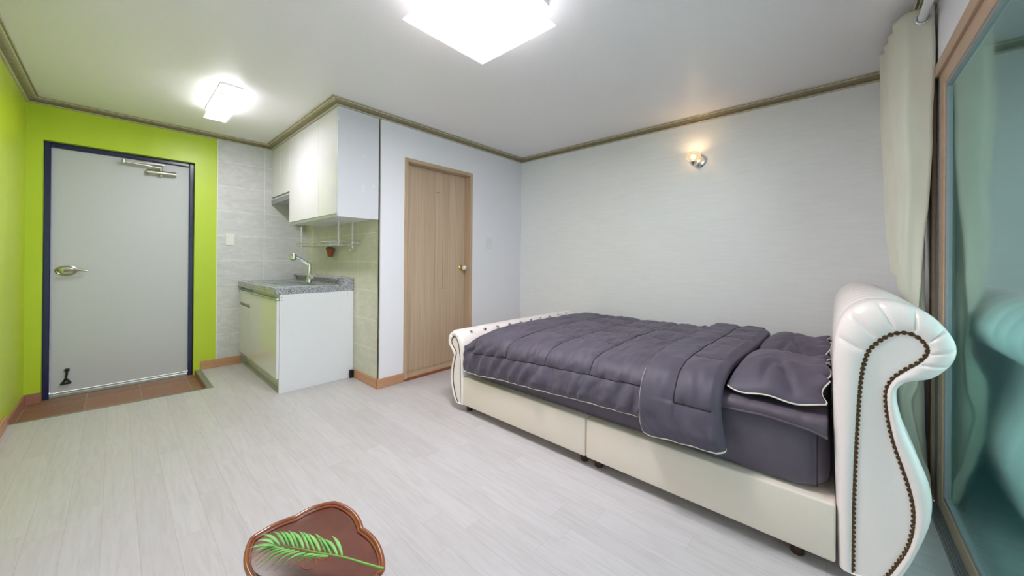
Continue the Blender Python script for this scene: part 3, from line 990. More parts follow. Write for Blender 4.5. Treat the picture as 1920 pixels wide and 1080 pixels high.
box(bm, DFX + 0.006, CX0 - 0.001, 4.368, YN - 0.008, 0.803, 0.820)
obj('handle_rail', bm, M['hood_grey'], bc)
bm = B(); box(bm, 1.508, 1.545, 3.436, 3.466, 0.0, 0.075, 0.004, 1)
tag(obj('door_stopper', bm, M['black']), 'black plastic block on the floor behind the base cabinet side panel', 'block')

wt = thing('worktop', 'grey speckled granite worktop with raised back edge on the base cabinet', 'worktop', (1.22, 4.14, 0.84))
WZ0, WZ1 = 0.8385, 0.896
SX0, SX1, SY0, SY1 = 0.965, 1.330, 3.600, 4.640      # sink cut-out
bm = B()
box(bm, 0.889, SX0, CY0, YN - 0.006, WZ0, WZ1, 0.003, 2)
box(bm, SX1, 1.458, CY0, YN - 0.006, WZ0, WZ1, 0.003, 2)
box(bm, SX0, SX1, CY0, SY0, WZ0, WZ1, 0.003, 2)
box(bm, SX0, SX1, SY1, YN - 0.006, WZ0, WZ1, 0.003, 2)
obj('slab', bm, M['granite'], wt)
bm = B()
box(bm, 1.458, XK - 0.002, CY0, YN - 0.006, WZ0, 0.966, 0.002, 1)
box(bm, 1.424, 1.458, CY0 + 0.10, YN - 0.006, 0.946, 0.966, 0.003, 1)
obj('upstand', bm, M['granite'], wt)

sk = thing('kitchen_sink', 'stainless steel sink with drainer set into the granite worktop', 'sink', (1.15, 4.1, WZ1))
bm = B()
rim = 0.020
zr0, zr1 = WZ1 + 0.0005, WZ1 + 0.004
bx0, bx1, by0, by1, bz = SX0 + 0.025, SX1 - 0.060, SY0 + 0.030, 4.080, 0.730
box(bm, SX0 - rim, SX1 + rim, SY0 - rim, by0, zr0, zr1)
box(bm, SX0 - rim, SX1 + rim, by1, SY1 + rim, zr0, zr1)
box(bm, SX0 - rim, bx0, by0, by1, zr0, zr1)
box(bm, bx1, SX1 + rim, by0, by1, zr0, zr1)
obj('rim', bm, M['steel'], sk)
bm = B()
box(bm, bx0, bx1, by0, by1, bz, bz + 0.002)
for a in ((bx0 - 0.002, bx0, by0, by1), (bx1, bx1 + 0.002, by0, by1), (bx0, bx1, by0 - 0.002, by0), (bx0, bx1, by1, by1 + 0.002)):
    box(bm, a[0], a[1], a[2], a[3], bz, zr1)
obj('bowl', bm, M['steel'], sk)
bm = B()
for k in range(8):
    box(bm, bx0 + 0.02, bx1 - 0.02, 4.14 + k * 0.058, 4.14 + k * 0.058 + 0.012, zr1, zr1 + 0.003, 0.001, 1)
obj('drainer_ribs', bm, M['steel'], sk)

fc = thing('kitchen_faucet', 'chrome kitchen faucet with pull-out spray head behind the sink bowl', 'faucet', (1.285, 3.86, zr1))
fx, fy, fz = 1.290, 3.880, zr1
bm = B()
lathe(bm, [(0.001, 0), (0.030, 0), (0.030, 0.006), (0.024, 0.012), (0.023, 0.050), (0.020, 0.058), (0.019, 0.17), (0.017, 0.190), (0.001, 0.190)], (fx, fy, fz), 'z', 24)
obj('column', bm, M['chrome'], fc, smooth=True)
bm = B()
tube(bm, [(fx + 0.012, fy, fz + 0.178), (fx - 0.060, fy + 0.010, fz + 0.228), (fx - 0.120, fy + 0.018, fz + 0.262)], [0.015, 0.016, 0.016], 16)
nk = obj('spout', bm, M['chrome'], fc, smooth=True)
bm = B()
t = bmesh.new()
lathe(t, [(0.001, 0.030), (0.018, 0.028), (0.025, 0.012), (0.027, -0.018), (0.025, -0.030), (0.001, -0.030)], (0, 0, 0), 'z', 22)
rot = Matrix.Rotation(math.radians(14), 3, 'Y')
for v in t.verts:
    v.co = rot @ v.co + Vector((fx - 0.135, fy + 0.020, fz + 0.262))
join(bm, t)
obj('spray_head', bm, M['chrome'], nk, smooth=True)
bm = B(); lathe(bm, [(0.001, 0), (0.020, 0), (0.019, 0.004), (0.001, 0.004)], (fx - 0.142, fy + 0.020, fz + 0.229), 'z', 18)
obj('nozzle', bm, M['black'], nk, smooth=True)
bm = B()
t = bmesh.new()
lathe(t, [(0.001, -0.004), (0.022, -0.004), (0.024, -0.012), (0.024, -0.036), (0.019, -0.044), (0.001, -0.044)], (0, 0, 0), 'y', 22)
for v in t.verts:
    v.co = v.co + Vector((fx + 0.004, fy - 0.012, fz + 0.066))
join(bm, t)
tube(bm, [(fx + 0.006, fy - 0.050, fz + 0.070), (fx + 0.030, fy - 0.060, fz + 0.100)], 0.005, 10)
obj('mixer_lever', bm, M['chrome'], fc, smooth=True)

# ------------------------------------------------------------------ hanging dish rack
dr = thing('dish_rack', 'chrome wire dish rack hanging under the wall cabinet', 'rack', (1.44, 3.9, 1.31))
ry0, ry1, rx0, rx1, rz = 3.300, 4.480, 1.350, 1.535, 1.312
bm = B()
tube(bm, [(rx0, ry0, rz), (rx1, ry0, rz), (rx1, ry1, rz), (rx0, ry1, rz)], 0.0042, 8, closed=True)
tube(bm, [(rx0 + 0.008, ry0 + 0.01, rz - 0.034), (rx1 - 0.008, ry0 + 0.01, rz - 0.034), (rx1 - 0.008, ry1 - 0.01, rz - 0.034), (rx0 + 0.008, ry1 - 0.01, rz - 0.034)], 0.0035, 8, closed=True)
nw = 34
for k in range(nw + 1):
    y = ry0 + 0.02 + (ry1 - ry0 - 0.04) * k / nw
    tube(bm, [(rx0, y, rz), (rx0 + 0.008, y, rz - 0.034), (rx1 - 0.008, y, rz - 0.034), (rx1, y, rz)], 0.0026, 6)
obj('basket', bm, M['chrome'], dr, smooth=True)
for (x, y) in ((1.380, 3.415), (1.500, 3.390), (1.380, 4.400), (1.500, 4.400)):
    bm = B()
    z_top = 1.4995
    box(bm, x - 0.007, x + 0.007, y - 0.0015, y + 0.0015, rz - 0.045, z_top)
    tube(bm, [(x - 0.005, y, rz - 0.045), (x - 0.005, y, z_top)], 0.0022, 6)
    tube(bm, [(x + 0.005, y, rz - 0.045), (x + 0.005, y, z_top)], 0.0022, 6)
    obj('hanger', bm, M['plastic_white'], dr)
bm = B()
tube(bm, cat([(1.500, 3.395, rz - 0.034), (1.500, 3.395, rz - 0.070), (1.488, 3.400, rz - 0.086), (1.474, 3.405, rz - 0.074)], 5), 0.0025, 8)
obj('hook', bm, M['chrome'], dr, smooth=True)

# small plant pot hung on the tiles
pp = thing('plant_pot', 'tiny terracotta pot with a green plant below the dish rack', 'plant', (1.508, 3.93, 1.17))
px_, py_, pz_ = 1.508, 3.930, 1.164
bm = B()
lathe(bm, [(0.001, 0), (0.024, 0), (0.036, 0.068), (0.041, 0.068), (0.043, 0.090), (0.037, 0.092), (0.034, 0.078), (0.001, 0.076)], (px_, py_, pz_), 'z', 22)
obj('pot', bm, M['terracotta'], pp, smooth=True)
bm = B()
rnd = random.Random(3)
for k in range(46):
    a = rnd.uniform(0, 2 * math.pi); s = rnd.uniform(0.25, 1.0)
    base = Vector((px_ + 0.012 * math.cos(a), py_ + 0.012 * math.sin(a), pz_ + 0.086))
    tip = Vector((px_ - 0.008 + (0.036 * s) * math.cos(a), py_ + 0.066 * s * math.sin(a), pz_ + 0.092 + 0.014 * rnd.random()))
    sd = Vector((-math.sin(a), math.cos(a), 0.2)) * 0.008
    mid = base.lerp(tip, 0.6) + Vector((0, 0, 0.006))
    q = [bm.verts.new(p) for p in (base, mid + sd, tip, mid - sd)]
    bm.faces.new(q)
for s in (-1, 1):
    tube(bm, cat([(px_, py_, pz_ + 0.08), (px_ - 0.01, py_ + s * 0.04, pz_ + 0.100), (px_ - 0.012, py_ + s * 0.075, pz_ + 0.09)], 4), 0.002, 6)
    for d in (0.05, 0.075):
        lathe(bm, [(0.0005, -0.007), (0.007, 0), (0.0005, 0.007)], (px_ - 0.012, py_ + s * d, pz_ + 0.095), 'z', 8)
obj('foliage', bm, M['leaf_dark'], pp)

# ------------------------------------------------------------------ bed frame
bed = thing('sleigh_bed', 'cream leather sleigh bed with scrolled headboard and studded edges', 'bed', (2.55, 1.05, 0))
BXN, BXF = 1.751, 3.360

def scroll(keys, sub, name, pleat_step, pleat_keys):
    nail = cat([k[0] for k in keys], sub)
    outer = cat([k[1] for k in keys], sub)
    nP = len(nail)
    a0 = math.radians(-38)
    R = 0.046
    secs = []
    NA = 10
    for i in range(NA + 1):
        a = a0 + (math.pi / 2 - a0) * i / NA
        f = (math.sin(a) - math.sin(a0)) / (1 - math.sin(a0))
        secs.append((BXN + 0.036 - R * math.cos(a), f, a))
    xs_mid = []
    x = secs[-1][0]
    rows = []
    def row(x, f, shrink=0.0, radial=0.0):
        r = []
        for j, (p, q) in enumerate(zip(nail, outer)):
            y = p[0] + (q[0] - p[0]) * (f - shrink)
            z = p[1] + (q[1] - p[1]) * (f - shrink)
            r.append((x, y, z))
        return r
    for (xx, f, a) in secs:
        r = row(xx, f)
        if math.radians(-20) < a < math.radians(80):
            # pleats radiating over the puffed border
            for kk in pleat_keys:
                j = int(kk * sub)
                for dj, amt in ((-3, 0.12), (-2, 0.3), (-1, 0.65), (0, 1.0), (1, 0.65), (2, 0.3), (3, 0.12)):
                    if 0 <= j + dj < nP:
                        xx_, y_, z_ = r[j + dj]
                        r[j + dj] = (xx_ + 0.0085 * amt * max(0.15, math.cos(a)), y_, z_ - 0.002 * amt)
        rows.append(r)
    xa, xb = secs[-1][0], BXN + BXF - secs[-1][0]
    m_ = int(round((xb - xa) / pleat_step))
    for i in range(m_ + 1):
        xc = xa + (xb - xa) * i / m_
        if i == 0 or i == m_:
            rows.append(row(xc, 1.0))
            continue
        for dx, s in ((-0.010, 0.0), (-0.004, 0.03), (0, 0.055), (0.004, 0.03), (0.010, 0.0)):
            rows.append(row(xc + dx, 1.0, s))
        rows.append(row(xc + (xb - xa) / m_ * 0.5, 1.0, -0.03)) if i < m_ - 0 else None
    for (xx, f, a) in reversed(secs):
        rows.append(row(BXN + BXF - xx, f))
    # keep rows ordered in x (puffs are inserted after the crease)
    bm = B()
    vs = grid(bm, rows, closed_v=True)
    bm.faces.new(vs[0]); bm.faces.new(list(reversed(vs[-1])))
    o = obj(name, bm, M['cream_leather'], bed, smooth=True, angle=32)
    return o, nail

HK = [((-.056, .055), (-.020, .048)), ((-.059, .364), (-.010, .36)), ((-.071, .692), (-.002, .70)), ((-.087, .821), (-.006, .86)),
      ((-.110, .869), (-.030, .955)), ((-.145, .906), (-.085, 1.008)), ((-.182, .918), (-.165, 1.015)), ((-.213, .902), (-.238, .980)),
      ((-.229, .868), (-.287, .905)), ((-.213, .83), (-.287, .840)), ((-.177, .792), (-.245, .777)), ((-.147, .749), (-.182, .747)),
      ((-.136, .69), (-.163, .70)), ((-.151, .563), (-.184, .59)), ((-.189, .413), (-.236, .43)), ((-.201, .32), (-.242, .33)),
      ((-.190, .219), (-.222, .235)), ((-.155, .12), (-.182, .11)), ((-.125, .055), (-.145, .048))]
hb, hnail = scroll(HK, 20, 'headboard', 0.135, (3.2, 4.3, 5.4, 6.5, 7.5, 8.4, 9.3))
FK = [((2.079, .062), (2.058, .055)), ((2.088, .288), (2.052, .29)), ((2.092, .388), (2.050, .40)), ((2.109, .486), (2.056, .50)),
      ((2.125, .524), (2.085, .562)), ((2.148, .549), (2.128, .598)), ((2.167, .554), (2.185, .600)), ((2.195, .529), (2.243, .56)),
      ((2.192, .493), (2.250, .49)), ((2.156, .458), (2.205, .432)), ((2.142, .43), (2.180, .405)), ((2.156, .384), (2.190, .37)),
      ((2.173, .299), (2.212, .29)), ((2.176, .216), (2.213, .20)), ((2.152, .124), (2.180, .10)), ((2.120, .062), (2.145, .055))]
fb, fnail = scroll(FK, 14, 'footboard', 0.20, (4.5, 6.5))

def nail_trim(nail, parent, x, step, r):
    """domed nail heads strung along the border seam"""
    bm = B()
    L = [0.0]
    for a, b in zip(nail, nail[1:]):
        L.append(L[-1] + math.hypot(b[0] - a[0], b[1] - a[1]))
    s = step * 0.6
    j = 0
    while s < L[-1]:
        while L[j + 1] < s:
            j += 1
        t = (s - L[j]) / (L[j + 1] - L[j])
        y = nail[j][0] + (nail[j + 1][0] - nail[j][0]) * t
        z = nail[j][1] + (nail[j + 1][1] - nail[j][1]) * t
        lathe(bm, [(0.0005, 0.002), (r, 0.002), (r, -0.001), (r * 0.86, -0.0028), (r * 0.55, -0.0016), (r * 0.35, -0.0040), (0.0005, -0.0046)], (x, y, z), 'x', 10)
        s += step
    tube(bm, [(x, p[0], p[1]) for p in nail], 0.0032, 6)
    return obj('nailhead_trim', bm, M['bronze_nail'], parent, smooth=True)
xn = BXN + 0.036 - 0.046 * math.cos(math.radians(-38))
nail_trim(hnail, hb, xn - 0.001, 0.0166, 0.0078).__setitem__('label', 'bronze nail heads along the border')
nail_trim(fnail, fb, xn - 0.001, 0.0125, 0.0050).__setitem__('label', 'bronze nail heads along the border')

# crystal buttons along the foot scroll
for k in range(10):
    x = 1.860 + k * 0.148
    if x > 3.30: break
    bm = B()
    lathe(bm, [(0.0005, -0.006), (0.012, -0.004), (0.014, 0.001), (0.008, 0.006), (0.0005, 0.008)], (x, 2.098, 0.588), 'z', 8)
    obj('crystal_button', bm, M['chrome'], fb)

# divan halves
for (y0, y1) in ((-0.012, 1.0140), (1.0200, 2.070)):
    bm = B(); box(bm, BXN, BXF, y0, y1, 0.056, 0.268, 0.009, 3)
    obj('base_box', bm, M['base_leather'], bed, smooth=True, angle=50)
for y in (0.966, 1.060, 0.10, 2.055):
    for x in (1.815, 3.28):
        bm = B(); lathe(bm, [(0.001, 0), (0.020, 0), (0.024, 0.006), (0.025, 0.0565), (0.001, 0.0565)], (x, y, 0), 'z', 20)
        obj('foot', bm, M['dark_wood'], bed, smooth=True)

# ------------------------------------------------------------------ mattress
def rrect(x0, x1, y0, y1, r, n=10):
    pts = []
    for cx, cy, a0 in ((x1 - r, y1 - r, 0), (x0 + r, y1 - r, 90), (x0 + r, y0 + r, 180), (x1 - r, y0 + r, 270)):
        for k in range(n + 1):
            a = math.radians(a0 + 90 * k / n)
            pts.append((cx + r * math.cos(a), cy + r * math.sin(a)))
    return pts
MX0, MX1, MY0, MY1, MZ0, MZ1 = 1.772, 3.340, 0.004, 2.000, 0.2695, 0.556
bm = B()
rows = []
def dens(pts, d=0.03):
    out = []
    for a, b in zip(pts, pts[1:] + pts[:1]):
        L = math.hypot(b[0] - a[0], b[1] - a[1]); k = max(1, int(L / d))
        out += [(a[0] + (b[0] - a[0]) * i / k, a[1] + (b[1] - a[1]) * i / k) for i in range(k)]
    return out
base = dens(rrect(MX0, MX1, MY0, MY1, 0.10))
mcx, mcy = (MX0 + MX1) / 2, (MY0 + MY1) / 2
for z, ins_ in ((MZ0, 0.050), (MZ0 + 0.008, 0.024), (MZ0 + 0.03, 0.006), (MZ0 + 0.07, 0), (MZ0 + 0.12, 0), (MZ0 + 0.17, 0.001), (MZ0 + 0.21, 0.003), (MZ1 - 0.03, 0.006), (MZ1 - 0.010, 0.022), (MZ1, 0.055)):
    r = []
    for (x, y) in base:
        sx = (abs(x - mcx) - ins_) / abs(x - mcx) if abs(x - mcx) > 0.06 else 1
        sy = (abs(y - mcy) - ins_) / abs(y - mcy) if abs(y - mcy) > 0.06 else 1
        X, Y = mcx + (x - mcx) * max(sx, 0), mcy + (y - mcy) * max(sy, 0)
        wr = 0.005 * noise.noise(Vector((X * 3, Y * 5 + z * 7, z * 9))) if MZ0 + 0.02 < z < MZ1 - 0.01 else 0
        r.append((X + (wr if x < mcx else 0), Y, z))
    rows.append(r)
vs = grid(bm, rows, closed_v=True)
bm.faces.new(vs[-1]); bm.faces.new(list(reversed(vs[0])))
mt = thing('mattress', 'thick mattress in a plum grey fitted sheet on the cream bed', 'mattress', (2.55, 1.0, MZ0))
obj('fitted_sheet', bm, M['sheet'], mt, smooth=True, angle=80)
bm = B()
tube(bm, [(MX0 + 0.010, 0.040, 0.300), (MX0 + 0.002, 0.040, 0.36), (MX0 + 0.002, 0.040, 0.45), (MX0 + 0.006, 0.040, 0.52)], 0.0025, 6)
obj('corner_seam', bm, M['thread_shade'], mt)

# quilted pad under the pillows
pdm = thing('mattress_pad', 'plum quilted bed pad under the pillows, drooping over the mattress edge', 'bed pad', (2.4, 0.2, MZ1))
bm = B()
pad_prof = cat([(1.762, 0.0), (1.757, 0.02), (1.758, 0.050), (1.772, 0.072), (1.81, 0.080), (1.90, 0.083), (2.4, 0.084), (3.0, 0.084), (3.25, 0.083)], 8)
rows = []
ny = 60
for i in range(ny + 1):
    y = 0.012 + (0.62 - 0.012) * i / ny
    hem = interp([(0.0, 0.494), (0.06, 0.514), (0.2, 0.526), (0.34, 0.522), (0.62, 0.51)], y)
    zt = interp([(0.0, MZ1 + 0.012), (0.3, MZ1 + 0.016), (0.62, MZ1 + 0.014)], y)
    r = []
    for (x, h) in pad_prof:
        hh = h / 0.084
        z = hem + (zt - hem) * hh
        g = abs(math.sin(y * math.pi / 0.085))
        z += 0.0045 * (g ** 0.4 - 0.6) * (1 if hh > 0.5 else 0.2)
        x2 = x - 0.004 * (g ** 0.4) * (1 if x < 1.80 else 0)
        x2 += 0.004 * noise.noise(Vector((x * 20, y * 25, 3)))
        r.append((x2, y, z))
    rows.append(r)
grid(bm, rows)
po_ = obj('quilted_cloth', bm, M['pad'], pdm, smooth=True, angle=80)
sm = po_.modifiers.new('thick', 'SOLIDIFY'); sm.thickness = 0.008; sm.offset = -1
# binding along the hem
bm = B()
tube(bm, [(r[0][0] - 0.001, r[0][1], r[0][2] + 0.002) for r in rows], 0.006, 8)
obj('binding', bm, M['pad'], pdm, smooth=True)

# ------------------------------------------------------------------ comforter
cf = thing('comforter', 'plum grey quilted comforter with cream piping, folded back on the bed', 'comforter', (2.5, 1.2, MZ1))
# cross-section (x, z) from the near hem over the bed to the far hem; s = height fraction of near hem
def section(hem, lift=0.0):
    near = [(1.722, hem), (1.724, hem + (0.47 - hem) * 0.5), (1.732, 0.490), (1.756, 0.552), (1.806, 0.590), (1.89, 0.608), (2.05, 0.617), (2.35, 0.621), (2.7, 0.617), (3.0, 0.609), (3.20, 0.598), (3.30, 0.575), (3.362, 0.520), (3.378, 0.46), (3.382, 0.40)]
    return cat(near, 12)
def hem_main(y):
    return interp([(0.30, 0.375), (0.69, 0.388), (1.0, 0.380), (1.34, 0.362), (1.61, 0.352), (1.87, 0.332), (2.05, 0.322)], y)
def hem_flap(y):
    return interp([(0.33, 0.352), (0.44, 0.350), (0.55, 0.344), (0.64, 0.334), (0.69, 0.345)], y)
Y_FOOT, Y_FOLD, Y_END = 2.040, 0.375, 0.690
STX = [1.930, 1.611, 1.294, 0.991, 0.690]        # cross stitch rows (y)
def side_line(y):                                # height of the long stitch on the near side
    return interp([(0.3, 0.532), (0.69, 0.528), (0.99, 0.521), (1.29, 0.510), (1.61, 0.495), (1.93, 0.476), (2.05, 0.468)], y)
LONGX = [1.800 - 0.0, 2.10, 2.42, 2.74, 3.06]    # long stitch rows on top (x), broken
flap_rows_y = [0.525]
flapx = [2.00, 2.30, 2.60, 2.90, 3.2]

def puff(d, wdt=0.045):
    return 1 - math.exp(-(d / wdt) ** 1.0)

def disp_main(x, y, z):
    d = 9
    on_side = z < side_line(y) and x < 1.9
    if not on_side:
        for s in STX:
            d = min(d, abs(y - s))
    if x < 1.9:
        d = min(d, abs(z - side_line(y)) * 1.0)
    if not on_side:
        for lx in LONGX[1:]:
            seg = noise.noise(Vector((lx * 3.1, math.floor((y - 0.69) / 0.31) * 5.3, 1.7)))
            if seg > -0.1:
                d = min(d, abs(x - lx))
    a = 0.016 * puff(d, 0.040)
    if x < 1.82 and z < 0.56:
        k = min(1.0, max(0.0, (0.56 - z) / 0.08))
        ph = (y * 1.0 + z * 0.55) * 62 + 5 * noise.noise(Vector((y * 4, z * 6, 0)))
        sn = math.sin(ph)
        a += k * 0.013 * (sn if sn > 0 else -abs(sn) ** 0.5 * 0.6) * (0.3 + 1.3 * abs(noise.noise(Vector((y * 3.3, z * 3, 4)))))
        a += k * 0.010 * noise.noise(Vector((y * 17 + z * 12, z * 9, 2)))
    wv = noise.noise(Vector((x * 5 + y * 2, y * 19, z * 9)))
    a += 0.006 * noise.noise(Vector((x * 9, y * 13, z * 9))) + 0.008 * (abs(wv) ** 0.7) * (1 if wv > 0 else -0.5) + 0.0055 * noise.noise(Vector((x * 12, y * 42, z * 11)))
    if d < 0.06:
        a += 0.004 * math.exp(-d / 0.03) * noise.noise(Vector((x * 38, y * 38, z * 20)))
    a += 0.008 * noise.noise(Vector((x * 3.1, y * 3.7, 5)))
    return a

def disp_flap(x, y, z):
    d = 9
    inner = not (z < 0.500 and x < 1.9)
    if inner:
        d = min(d, abs(y - 0.525) if (x > 1.72) else 9)
        if y < 0.53:
            for fx_ in flapx:
                d = min(d, abs(x - fx_))
    if y < 0.53 and x < 1.9:
        d = min(d, abs(z - 0.500))
    a = 0.015 * puff(d, 0.035)
    a += 0.008 * noise.noise(Vector((x * 6, y * 10, z * 8))) + 0.006 * noise.noise(Vector((x * 14, y * 24, z * 14)))
    if z < 0.45 and x < 1.9:
        a += 0.006 * math.sin((y * 1.2 - z) * 55) * min(1, (0.45 - z) / 0.08)
    return a

rows = []
nrm = []
tags = []
NV = 330
for i in range(NV + 1):
    y = Y_FOOT + (Y_FOLD - Y_FOOT) * i / NV
    tags.append((y, 0.0, 0.0, hem_main(y), 0))
NF = 10
for i in range(1, NF):
    a = math.pi * i / NF
    y = Y_FOLD - 0.030 * math.sin(a)
    tags.append((y, 0.0225 * (1 - math.cos(a)), 0, hem_main(0.375) + (hem_flap(0.33) - hem_main(0.375)) * i / NF, 2))
NL = 60
for i in range(NL + 1):
    y = Y_FOLD + (Y_END - Y_FOLD) * i / NL
    e = max(0, (y - (Y_END - 0.03)) / 0.03)
    tags.append((y, 0.045 - 0.020 * e * e, 0, hem_flap(y), 1))
for (y, off, _, hem, layer) in tags:
    sec = section(hem)
    # foot end: the quilt rounds down in front of the footboard
    foot = max(0.0, (y - 1.86) / 0.18)
    r = []
    rn = []
    nS = len(sec)
    for j, (x, z) in enumerate(sec):
        p0 = sec[max(0, j - 1)]; p1 = sec[min(nS - 1, j + 1)]
        tx, tz = p1[0] - p0[0], p1[1] - p0[1]
        L = math.hypot(tx, tz) or 1
        nx, nz = -tz / L, tx / L
        edge = min(1.0, j / 10.0, (nS - 1 - j) / 6.0)
        if layer == 0:
            dd = disp_main(x, y, z)
            dd *= 0.25 + 0.75 * edge
            if y < 0.69: dd = min(dd, 0.004)
        elif layer == 1:
            dd = off + disp_flap(x, y, z) * (0.25 + 0.75 * edge) * min(1, (Y_END - y) / 0.02 + 0.2)
        else:
            dd = off
        X, Z = x + nx * dd, z + nz * dd
        yy = y
        if layer == 0 and foot > 0:
            drop = 0.10 * foot * foot
            if z > 0.50:
                Z -= drop * min(1, (z - 0.50) / 0.09)
            X += 0.020 * foot * foot if x < 2.0 else 0
        if layer == 1 and y > 0.62 and x < 1.9:     # rounded lower corner of the flap
            q = max(0, (0.42 - z) / 0.08)
            yy -= 0.018 * q * q * ((y - 0.62) / 0.07)
        if layer != 0 and x < 1.80:                 # the fold leans slightly out and towards the head as it hangs
            yy -= 0.025 * max(0, (0.52 - z) / 0.17) * (1 if layer == 2 else (1 - (y - Y_FOLD) / (Y_END - Y_FOLD)))
        if layer != 0:
            # fold edge follows a slightly wavy line across the bed
            yy += 0.012 * math.sin(x * 4.0) * (1 if layer == 2 else (1 - (y - Y_FOLD) / (Y_END - Y_FOLD)))
        r.append((X, yy, Z)); rn.append((nx, nz))
    rows.append(r); nrm.append(rn)
bm = B()
grid(bm, rows)
co = obj('quilted_cover', bm, M['purple'], cf, smooth=True, angle=180)
sm = co.modifiers.new('thick', 'SOLIDIFY'); sm.thickness = 0.008; sm.offset = 0
def lift(i, j, h=0.0045):
    p, q = rows[i][j], nrm[i][j]
    return (p[0] + q[0] * h, p[1], p[2] + q[1] * h)

# piping along the visible hems
bm = B()
tube(bm, [r[0] for r in rows[:NV + 1]], 0.0052, 8)
fl = rows[NV + NF:]
pip = [r[0] for r in fl] + fl[-1][1:]
tube(bm, pip, 0.0052, 8)
tube(bm, [r[0] for r in rows[NV:NV + NF + 1]], 0.0052, 8)
obj('piping', bm, M['piping'], cf, smooth=True).__setitem__('label', 'cream piping along the hems')

# stitch lines in near black, painting in the shade of the grooves
def nearest_row(y, lo, hi):
    return min(range(lo, hi), key=lambda i: abs(tags[i][0] - y))
bm = B()
iflap = NV + NF
i_end = nearest_row(0.69, 0, NV)
ln = []
for i in range(nearest_row(1.935, 0, NV), i_end + 1):
    sl = side_line(tags[i][0])
    sec = section(tags[i][3])
    j = min(range(0, 70), key=lambda q: abs(sec[q][1] - sl))
    ln.append(lift(i, j))
tube(bm, ln, 0.0030, 6)
jside = lambda i: min(range(0, 70), key=lambda q: abs(section(tags[i][3])[q][1] - side_line(tags[i][0])))
for s in STX[:-1]:
    i = nearest_row(s, 0, NV)
    j0 = jside(i)
    pts = [lift(i, j) for j in range(j0, 135)]
    tube(bm, pts, 0.0026, 6)
for lx in LONGX[1:]:
    for c in range(5):
        ya, yb = 0.69 + c * 0.31, 0.69 + (c + 1) * 0.31
        seg = noise.noise(Vector((lx * 3.1, c * 5.3, 1.7)))
        if seg > -0.1 and yb < 1.95:
            ia, ib = nearest_row(yb, 0, NV), nearest_row(ya, 0, NV)
            pts = []
            for i in range(ia, ib + 1):
                sec = section(tags[i][3])
                j = min(range(60, 140), key=lambda q: abs(sec[q][0] - lx))
                pts.append(lift(i, j))
            if len(pts) > 2: tube(bm, pts, 0.0018, 6)
# flap stitches
i = nearest_row(0.525, iflap, len(tags))
secf = section(tags[i][3])
j0 = min(range(0, 60), key=lambda q: abs(secf[q][1] - 0.500))
tube(bm, [lift(i, q) for q in range(j0, 135)], 0.0028, 6)
tube(bm, [lift(k, j0) for k in range(iflap, i + 1)], 0.0028, 6)
for fx_ in flapx:
    j = min(range(50, 150), key=lambda q: abs(secf[q][0] - fx_))
    tube(bm, [lift(k, j) for k in range(iflap, i + 1)], 0.0020, 6)
obj('stitch_shade', bm, M['thread_shade'], cf, smooth=True).__setitem__('label', 'stitch lines of the quilting with groove shade in their dark colour')

# ------------------------------------------------------------------ pillows
def pillow(label, cx, cy, cz, lx, ly, hz, seed):
    o = thing('pillow', label, 'pillow', (cx, cy, cz - 0.02))
    NU, NVp = 80, 60
    def pt(u, v, s):
        # u, v in -1..1 ; s = +1 top, -1 underside
        body = max(0.0, (1 - abs(u) ** 2.3) * (1 - abs(v) ** 2.2)) ** 0.58
        # rounded corners
        k = 1 - 0.10 * (u * u * v * v) ** 1.5
        x = u * lx / 2 * k * (1 - 0.03 * (1 - v * v))
        y = v * ly / 2 * k * (1 - 0.03 * (1 - u * u))
        z = (hz if s > 0 else -0.018) * body
        if s > 0:
            nn = 0.012 * noise.noise(Vector((x * 7 + seed, y * 10, 0.5))) + 0.005 * noise.noise(Vector((x * 18 + y * 20 + seed, y * 8 - x * 6, 3)))
            # slack creases running in from the near corners
            c1 = math.exp(-((v + 0.42 - 0.55 * (u + 1)) / 0.10) ** 2) * math.exp(-((u + 0.62) / 0.38) ** 2)
            c2 = math.exp(-((v - 0.25 + 0.25 * (u + 1)) / 0.09) ** 2) * math.exp(-((u + 0.70) / 0.30) ** 2)
            c3 = math.exp(-((v + 0.05 - 0.15 * u) / 0.06) ** 2) * math.exp(-((u - 0.3) / 0.5) ** 2)
            z += (nn - 0.022 * c1 - 0.017 * c2 - 0.006 * c3) * min(1, body * 1.6)
        # the end at the headboard is pushed up, its seam buckling
        e = max(0.0, (-v - 0.45) / 0.55) ** 2
        z += 0.085 * e * max(0.0, 1 - abs(u + 0.0) ** 4) + 0.012 * e * math.sin(u * 16 + seed)
        # the near edge seam waves a little where it rests on the pad
        z += 0.006 * math.sin(v * 6 + 1 + seed) * max(0.0, (-u - 0.7) / 0.3)
        y += 0.010 * e * math.sin(u * 21 + seed) * (1 - body)
        return Vector((cx + x, cy + y, cz + z))
    bm = B()
    for s in (1, -1):
        rr = []
        for i in range(NU + 1):
            u = math.sin((-1 + 2 * i / NU) * math.pi / 2)
            rr.append([pt(u, math.sin((-1 + 2 * j / NVp) * math.pi / 2), s) for j in range(NVp + 1)])
        grid(bm, rr)
    bmesh.ops.remove_doubles(bm, verts=bm.verts, dist=0.0006)
    obj('pillowcase', bm, M['purple'], o, smooth=True, angle=180)
    ed = []
    K = 48
    for i in range(K): ed.append(pt(-1 + 2 * i / K, -1, 1))
    for i in range(K): ed.append(pt(1, -1 + 2 * i / K, 1))
    for i in range(K): ed.append(pt(1 - 2 * i / K, 1, 1))
    for i in range(K): ed.append(pt(-1, 1 - 2 * i / K, 1))
    bm = B(); tube(bm, ed, 0.0034, 8, closed=True)
    obj('piping', bm, M['piping'], o, smooth=True)
    return o
